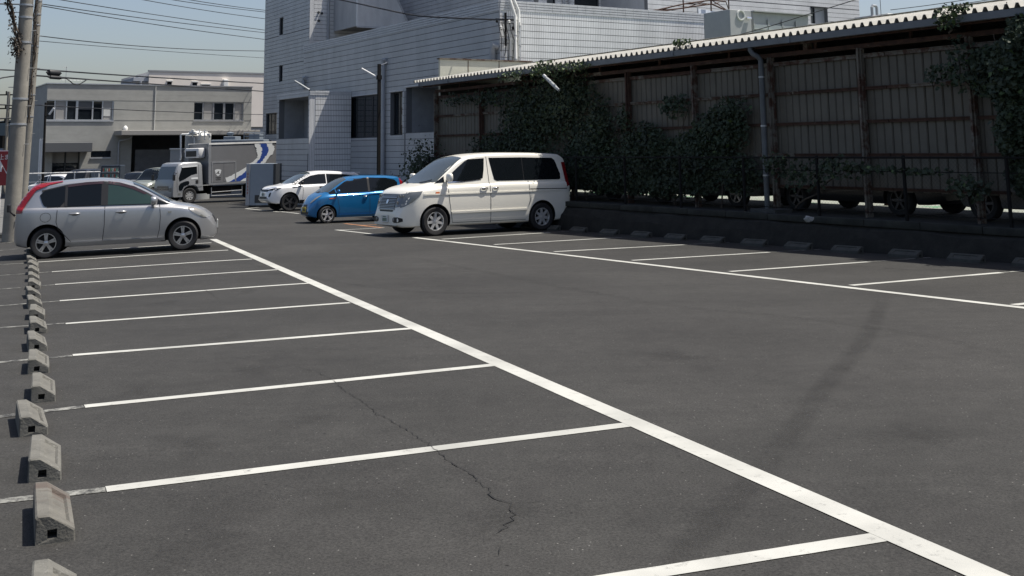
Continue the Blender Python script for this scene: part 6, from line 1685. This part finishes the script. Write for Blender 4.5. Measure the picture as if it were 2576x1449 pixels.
for v, sg in (('l', 1), ('r', -1)):
    suv.patch('side_window', v, [(-.35, 1.13), (-.60, 1.28), (-.95, 1.43), (-1.3, 1.49), (-1.62, 1.50), (-1.62, 1.10), (-.45, 1.075)], CGLASS, .006)
    suv.patch('rear_side_window', v, [(-1.66, 1.50), (-2.4, 1.475), (-3.0, 1.42), (-3.2, 1.33), (-3.1, 1.17), (-2.5, 1.13), (-1.66, 1.10)], CGLASS, .006)
    suv.patch('black_pillar', v, [(-.08, 1.08), (-.32, 1.22), (-.62, 1.385), (-.95, 1.525), (-.98, 1.50), (-.62, 1.33), (-.36, 1.17), (-.28, 1.06)], BLACK, .005)
    suv.patch('wing_vent', v, [(-.10, .985), (-.55, 1.02), (-.55, .99), (-.12, .95)], BLACK, .008)
    suv.line('door_gap', v, [(-.56, 1.06), (-.58, .8), (-.56, .5)], .011, GAP); suv.line('door_gap', v, [(-1.64, 1.08), (-1.64, .5)], .011, GAP)
    suv.patch('handle_panel', v, [(-1.30, .985), (-1.58, .99), (-1.58, .93), (-1.30, .925)], GAP, .006)
    suv.patch('side_cladding', v, [(-.42, .45), (-2.25, .45), (-2.25, .31), (-.42, .31)], BLACK, .014)
    suv.patch('headlight', v, [(.34, .97), (.80, .89), (.80, .85), (.55, .86)], CGLASS, .008)
    suv.patch('bumper_vent', 'f', chaikin([(sg * .60, .76), (sg * .72, .77), (sg * .70, .58), (sg * .60, .58)], 1), BLACK, .006)
    suv.patch('headlight', 'f', [(sg * .42, .89), (sg * .80, .955), (sg * .76, .90), (sg * .42, .845)], CGLASS, .008)
    suv.mirror_cap(sg, -.52, 1.08, BLACK, (.14, .22, .16))
suv.patch('windscreen', 't', [(-.98, -.60), (-1.04, 0), (-.98, .60), (-.16, .76), (-.03, .4), (-.02, 0), (-.03, -.4), (-.16, -.76)], mat('windscreen_glass', (.05, .06, .06)), .006, step=.09)
suv.patch('grille', 'f', [(-.42, .89), (.42, .89), (.42, .80), (-.42, .80)], BLACK, .008); suv.patch('lower_intake', 'f', [(-.5, .60), (.5, .60), (.45, .53), (-.45, .53)], BLACK, .006)
suv.plate('f', 0, .69)
suv.patch('bumper_trim', 'f', [(-.6, .535), (.6, .535), (.6, .505), (-.6, .505)], BLACK, .012)
b = MB(); b.bbox(-3.30, -3.0, -.52, .52, 1.525, 1.556, .012); b.build('roof_spoiler', P_SUV, suv.th)
suv.wheels(RIMD, 5, .06, .70, wd=.23, rot=.9)

# ---- simple parked cars for the background
def plain_car(name, label, paint, ref, hd, k=1.0, cat='car', h=1.5, ref_local=(0, 0, 0), plates=True, rim=None):
    sp = dict(wx=(1.3, -1.3), wr=.30, track=1.46, arch=.05, tumble=.24, crown=.05, rr=.12,
        top=[(-2.05, .6), (-2.03, .95), (-1.9, 1.2 * h / 1.5), (-1.65, 1.42 * h / 1.5), (-1.3, h - .02), (-.3, h), (.2, h - .06), (.75, 1.14), (1.0, 1.0), (1.5, .93), (1.85, .82), (2.0, .65), (2.05, .5)],
        bot=[(-2.05, .35), (-1.8, .25), (1.8, .22), (2.05, .3)], plan=[(-2.05, .62), (-1.9, .75), (-1.4, .84), (1.2, .84), (1.7, .74), (2.05, .45)],
        belt=[(-2.05, .95), (0, .95), (1.2, .9), (2.05, .5)])
    c = Car(name, label, cat, ref, ref_local, hd, sp); c.make_body(paint)
    for v in ('l', 'r'):
        c.patch('side_window', v, [(.72, 1.02), (.30, 1.30), (.05, h - .13), (-.25, h - .11), (-.25, 1.0)], CGLASS, .006, step=.1)
        c.patch('rear_side_window', v, [(-.32, h - .11), (-1.2, h - .13), (-1.6, 1.25), (-1.6, 1.02), (-.32, 1.0)], CGLASS, .006, step=.1)
        sg = 1 if v == 'l' else -1
        c.patch('headlight', 'f', [(sg * .3, .78), (sg * .6, .82), (sg * .58, .68), (sg * .34, .66)], LAMP, .008, step=.1)
        c.patch('tail_light', 'b', [(sg * .5, 1.05), (sg * .68, 1.05), (sg * .68, .75), (sg * .5, .75)], RED, .008, step=.1)
    c.patch('windscreen', 't', [(.2, -.52), (.2, .52), (.92, .68), (.92, -.68)], CGLASS, .006, step=.12)
    c.patch('rear_window', 'b', [(-.52, h - .16), (.52, h - .16), (.6, 1.05), (-.6, 1.05)], CGLASS, .006, step=.12)
    if plates: c.plate('f', 0, .45); c.plate('b', 0, .65)
    c.wheels(rim or RIM, 6, .04, .64, wd=.18)
    return c
PC = {n: mat('paint_' + n, c, .35, coat=.5) for n, c in dict(white=(.7, .7, .68), black=(.02, .02, .022), green=(.19, .21, .19), grey=(.16, .165, .17), red=(.2, .02, .02)).items()}
def gY(x, Y): return gbase(x, Y)
plain_car('parked_car', 'white car behind the pipe fence in front of the entrance', PC['white'], gY(140, 66), 2.6)
plain_car('parked_minivan', 'black minivan behind the pipe fence, right of the white car', PC['black'], gY(205, 63), -1.75, h=1.75, cat='minivan')
plain_car('parked_car', 'pale green boxy car peeping out left of the truck cab', PC['green'], gY(392, 64), -1.9, h=1.72)
plain_car('parked_car', 'dark car in the loading bay shade left of the pale green car', PC['grey'], gY(345, 67), -1.7, h=1.5)
# cars under the shed roof: only wheels and sills show below the metal wall
for i, (t, col, lab) in enumerate(((11.2, 'grey', 'rightmost dark grey car'), (15.6, 'black', 'second dark car from the right'), (20.0, 'grey', 'dark car left of the downpipe'), (24.6, 'black', 'black car behind the dense ivy'), (29.0, 'grey', 'leftmost dark car'))):
    q = W(17.95, t, KZ); c = plain_car('shed_car', lab + ' under the shed, seen below its wall', PC[col], q, BA + math.pi / 2 + (math.pi if i % 2 else 0) + .0, plates=False, rim=RIMD if i != 2 else RIM)
    c.th.rotation_quaternion = Quaternion((0, 0, 1), BA + math.pi / 2 + (math.pi if i % 2 else 0)); c.th.location = q

# ---- box truck
A = G(475, 512); hdT = BA + math.pi + math.radians(13)
B2 = G(620, 509)
qT = ground_quat(hdT, A.x, A.y) @ Quaternion((0, 1, 0), .028)
WB = 3.3
loc = A - qT @ Vector((0, .9 * .92, 0))
tr = thing('box_truck', 'silver box truck with blue and white curved stripe beside the tall cabinet', 'truck', loc, 0, 'parked vehicles', quat=qT)
tr.scale = (.92, .92, .92)
# cab: lofted profile, front at +x
b = MB(); hw = 1.0
cabp = [(-.75, .62), (-.75, 1.92), (-.68, 2.04), (-.45, 2.10), (.35, 2.10), (.58, 2.03), (.68, 1.86), (.92, 1.22), (.98, .95), (1.0, .42), (.95, .36), (.42, .36), (.40, .62), (.30, .80), (.1, .90), (-.2, .90), (-.42, .82), (-.52, .62)]
rows = []
ys = [-hw, -hw + .04, -hw + .1, hw - .1, hw - .04, hw]; ins = [.07, .022, 0, 0, .022, .07]
vs, fs = [], []; n = len(cabp)
for y, i_ in zip(ys, ins):
    for (x, z) in cabp:
        cx_, cz_ = .1, 1.2; sx = x - i_ * (1 if x > cx_ else -1) * (.9 if z > .95 or x > .5 else 0); sz = z - (i_ if z > 1.9 else 0)
        yy = y * (1 - .08 * max(0, (z - 1.15)) / .9); vs.append((sx, yy, sz))
for r in range(len(ys) - 1): fs += [(r * n + k, r * n + (k + 1) % n, (r + 1) * n + (k + 1) % n, (r + 1) * n + k) for k in range(n)]
fs += [tuple(range(n)), tuple((len(ys) - 1) * n + k for k in range(n - 1, -1, -1))]
b.add(vs, fs); me = b.mesh('cab'); bm = bmesh.new(); bm.from_mesh(me); bmesh.ops.recalc_face_normals(bm, faces=bm.faces)
bmesh.ops.triangulate(bm, faces=[f for f in bm.faces if len(f.verts) > 4])
class TC_(Car):
    def __init__(s): pass
tc_ = TC_(); tc_.bvh = BVHTree.FromBMesh(bm); bm.to_mesh(me); bm.free(); me.materials.append(P_CAB)
me.polygons.foreach_set('use_smooth', [True] * len(me.polygons)); me.set_sharp_from_angle(angle=math.radians(35))
cab = link('cab', me, tr); tc_.body = cab; tc_.th = tr; tc_.paint = P_CAB
for v in ('l', 'r'):
    tc_.patch('door_window', v, [(.62, 1.30), (.55, 1.50), (.42, 1.84), (-.42, 1.86), (-.42, 1.50), (-.1, 1.44), (.30, 1.24), (.58, 1.14)], CGLASS, .008)
    tc_.patch('lower_door_window', v, [(.62, 1.0), (.30, 1.13), (.05, 1.15), (.02, 1.02), (.12, .88), (.40, .70), (.62, .66)], CGLASS, .008, rnd=1)
    tc_.line('door_gap', v, [(.68, 1.7), (.72, 1.1), (.70, .6)], .015, GAP); tc_.line('door_gap', v, [(-.50, 1.95), (-.52, 1.0)], .015, GAP)
    tc_.patch('window_visor', v, [(.44, 1.88), (-.44, 1.92), (-.44, 1.86), (.42, 1.82)], STRW, .03)
    tc_.patch('sign_plate', v, [(-.08, 1.30), (-.46, 1.31), (-.46, 1.22), (-.08, 1.21)], STRW, .010); tc_.patch('door_handle', v, [(-.33, 1.16), (-.47, 1.17), (-.47, 1.0), (-.33, .99)], BLACK, .012)
    tc_.patch('marker_lamp', v, [(.66, .56), (.52, .56), (.52, .48), (.66, .48)], LAMP, .01)
    tc_.patch('wheel_arch_trim', v, [(.40, .60), (.30, .80), (.1, .895), (-.2, .895), (-.42, .82), (-.74, .82), (-.74, .88), (-.40, .89), (-.2, .95), (.1, .95), (.34, .86), (.46, .64)], ALU, .012)
tc_.patch('windscreen', 'f', [(-.80, 1.90), (.80, 1.90), (.90, 1.26), (-.90, 1.26)], mat('windscreen_glass', (.05, .06, .06)), .01, step=.12)
gl = tc_.patch('grille', 'f', [(-.6, .92), (.6, .92), (.62, .70), (-.62, .70)], BLACK, .01, step=.12)
for z in (.88, .80, .73): tc_.patch('grille_bar', 'f', [(-.6, z + .015), (.6, z + .015), (.6, z - .015), (-.6, z - .015)], CHROME, .02, gl, .2)
for sg in (1, -1): tc_.patch('headlight', 'f', [(sg * .66, .82), (sg * .92, .84), (sg * .92, .64), (sg * .66, .64)], LAMP, .012)
tc_.patch('bumper', 'f', [(-.92, .58), (.92, .58), (.92, .38), (-.92, .38)], mat('bumper_grey', (.3, .3, .3), .5), .03, step=.15)
tc_.plate('f', 0, .5)
for sg in (1, -1):
    b = MB(); b.tube([(.72, sg * .95, 1.55), (.95, sg * 1.12, 1.6), (.98, sg * 1.14, 1.35)], .018, 6); b.bbox(.93, 1.0, sg * 1.14 - .1, sg * 1.14 + .1, 1.2, 1.5, .02); b.build('door_mirror', BLACK, cab)
# chassis and box
b = MB(); b.box(-6.2, .3, -.45, -.35, .55, .75); b.box(-6.2, .3, .35, .45, .55, .75)
for x in (-6, -4.6, -3.2, -1.8, -.9): b.box(x - .05, x + .05, -.349, .349, .56, .74)
b.build('chassis', BLACK, tr)
b = MB(); b.bbox(-2.4, -1.2, .55, .98, .40, .80, .03); b.bbox(-2.2, -1.3, -.98, -.55, .40, .80, .03); b.build('fuel_tank', DARKST, tr)
b = MB(); b.cyl((-3.0, 1.04, .52), (-1.2, 1.04, .50), .02, n=8); b.cyl((-3.0, 1.04, .30), (-1.2, 1.04, .32), .02, n=8); b.cyl((-3.0, 1.04, .3), (-3.0, 1.04, .75), .02, n=8); b.cyl((-1.2, 1.04, .3), (-1.2, 1.04, .75), .02, n=8); b.build('side_guard', ALU, tr)
BX0, BX1, BZ0, BZ1, BH = -6.4, -1.02, .90, 3.02, 1.08
b = MB(); b.bbox(BX0, BX1, -BH, BH, BZ0, BZ1, .02); bx = b.build('cargo_box', P_GREY, tr)
b = MB()
for sg in (1, -1):
    b.box(BX0 + .002, BX1 + .01, sg * BH - .02, sg * BH + .025, BZ1 - .07, BZ1 + .02)
b.build('roof_rail', PIPEW, bx)
b = MB()
for sg in (1, -1): b.box(BX0, BX1, sg * BH - .02, sg * BH + .018, BZ0 - .03, BZ0 + .08); b.box(BX1 - .13, BX1 + .015, sg * BH - .02, sg * BH + .016, BZ0 + .081, BZ1 - .075)
b.build('corner_rail', ALU, bx)
# side doors
for sg in (1, -1):
    y0, y1 = sg * BH, sg * (BH + .014)
    b = MB()
    for (xa, xb, za, zb) in ((-2.62, -1.18, 1.98, 2.06), (-2.62, -2.55, 1.0, 1.979), (-1.25, -1.18, 1.0, 1.979)): b.box(xa, xb, y0, y1 + sg * .008, za, zb)
    b.build('door_frame', ALU, bx)
    b = MB(); b.box(-2.54, -1.90, y0, y1, 1.0, 1.97); b.box(-1.885, -1.26, y0, y1, 1.0, 1.97); dr = b.build('side_door', P_GREY, bx)
    # shield emblem and small lettering
    fn = lambda u, v, d: (u, d, v)
    ye = sg * (BH + .016)
    b = MB(); b.prism([(-1.74, 1.62), (-1.65, 1.66), (-1.55, 1.67), (-1.45, 1.66), (-1.36, 1.62), (-1.40, 1.46), (-1.47, 1.36), (-1.55, 1.31), (-1.63, 1.36), (-1.70, 1.46)], fn, ye, ye + sg * .004); em = b.build('shield_emblem', STRW, dr)
    ye = sg * (BH + .021)
    b = MB(); b.prism([(-1.62, 1.55), (-1.58, 1.58), (-1.50, 1.50), (-1.44, 1.46), (-1.46, 1.43), (-1.54, 1.46), (-1.60, 1.42), (-1.64, 1.44), (-1.58, 1.50)], fn, ye, ye + sg * .002); b.build('emblem_mark', INKB, em)
    b = MB()
    for k in range(4): b.box(-1.70 + k * .075, -1.64 + k * .075, ye - .004, ye - .002, 1.20 + (.0 if k != 3 else .02), 1.26)
    b.box(-1.70, -1.42, ye - .004, ye - .002, 1.12, 1.15); b.build('small_lettering', INKB, dr)
    # jagged swoosh
    def edge(f0, jag, n=46):
        out = []
        for i in range(n + 1):
            u = i / n; x, z = f0(u); out.append((x + random.uniform(-jag, jag), z + random.uniform(-jag, jag) * .4))
        return out
    def arc(off):
        def f(u):
            # from the bottom front up and back, then curling upright and slightly forward at the top
            if u < .45:
                v = u / .45; return (-2.1 - 1.95 * v - off * .35, .90 + 1.15 * v ** 1.35 - off * (.75) * (1 - v * .6))
            v = (u - .45) / .55; return (-4.05 - .30 * math.sin(v * math.pi * .78) - off * (.35 + .65 * min(1, v * 2)) + .12 * v, 2.05 - off * .3 * (1 - min(1, v * 2)) + .90 * v)
        return f
    def band(o0, o1, m, d, nm):
        a, c = edge(arc(o0), .045), edge(arc(o1), .045)
        cl = lambda q: (max(BX0 + .05, min(BX1 - .14, q[0])), max(BZ0 + .085, min(BZ1 - .08, q[1])))
        a, c = [cl(q) for q in a], [cl(q) for q in c]; b = MB(); y = sg * (BH + d); n = len(a)
        b.add([(x, y, z) for x, z in a] + [(x, y, z) for x, z in c], [(i, i + 1, n + i + 1, n + i) for i in range(n - 1)]); return b.build(nm, m, bx)
    band(-.42, -.04, STRW, .0165, 'white_stripe'); band(-.08, .32, STRB, .019, 'blue_stripe'); band(.28, .68, STRW, .0175, 'white_stripe')
b = MB(); b.bbox(BX1 + .012, BX1 + .42, -.75, .75, 2.28, 2.80, .08); rf = b.build('refrigeration_unit', mat('reefer_white', (.6, .6, .59), .5), tr, smooth=40)
b = MB(); b.box(BX1 + .421, BX1 + .43, -.55, .55, 2.36, 2.66); b.build('fan_grille', BLACK, rf)
b = MB(); b.box(-3.65, -3.5, BH - .02, BH + .03, .74, .83); b.build('marker_lamp', AMBER, tr)
b = MB(); b.box(BX1 - .0, -.78, -.8, .8, .9, 1.0); b.build('cab_gap_frame', BLACK, tr)
tw_ = TC_(); tw_.th = tr; tw_.sp = dict(wx=(0.0, -WB - 1.2), wr=.40, track=1.72); tw_.wheels(RIMW, 8, .06, .55, wd=.24)
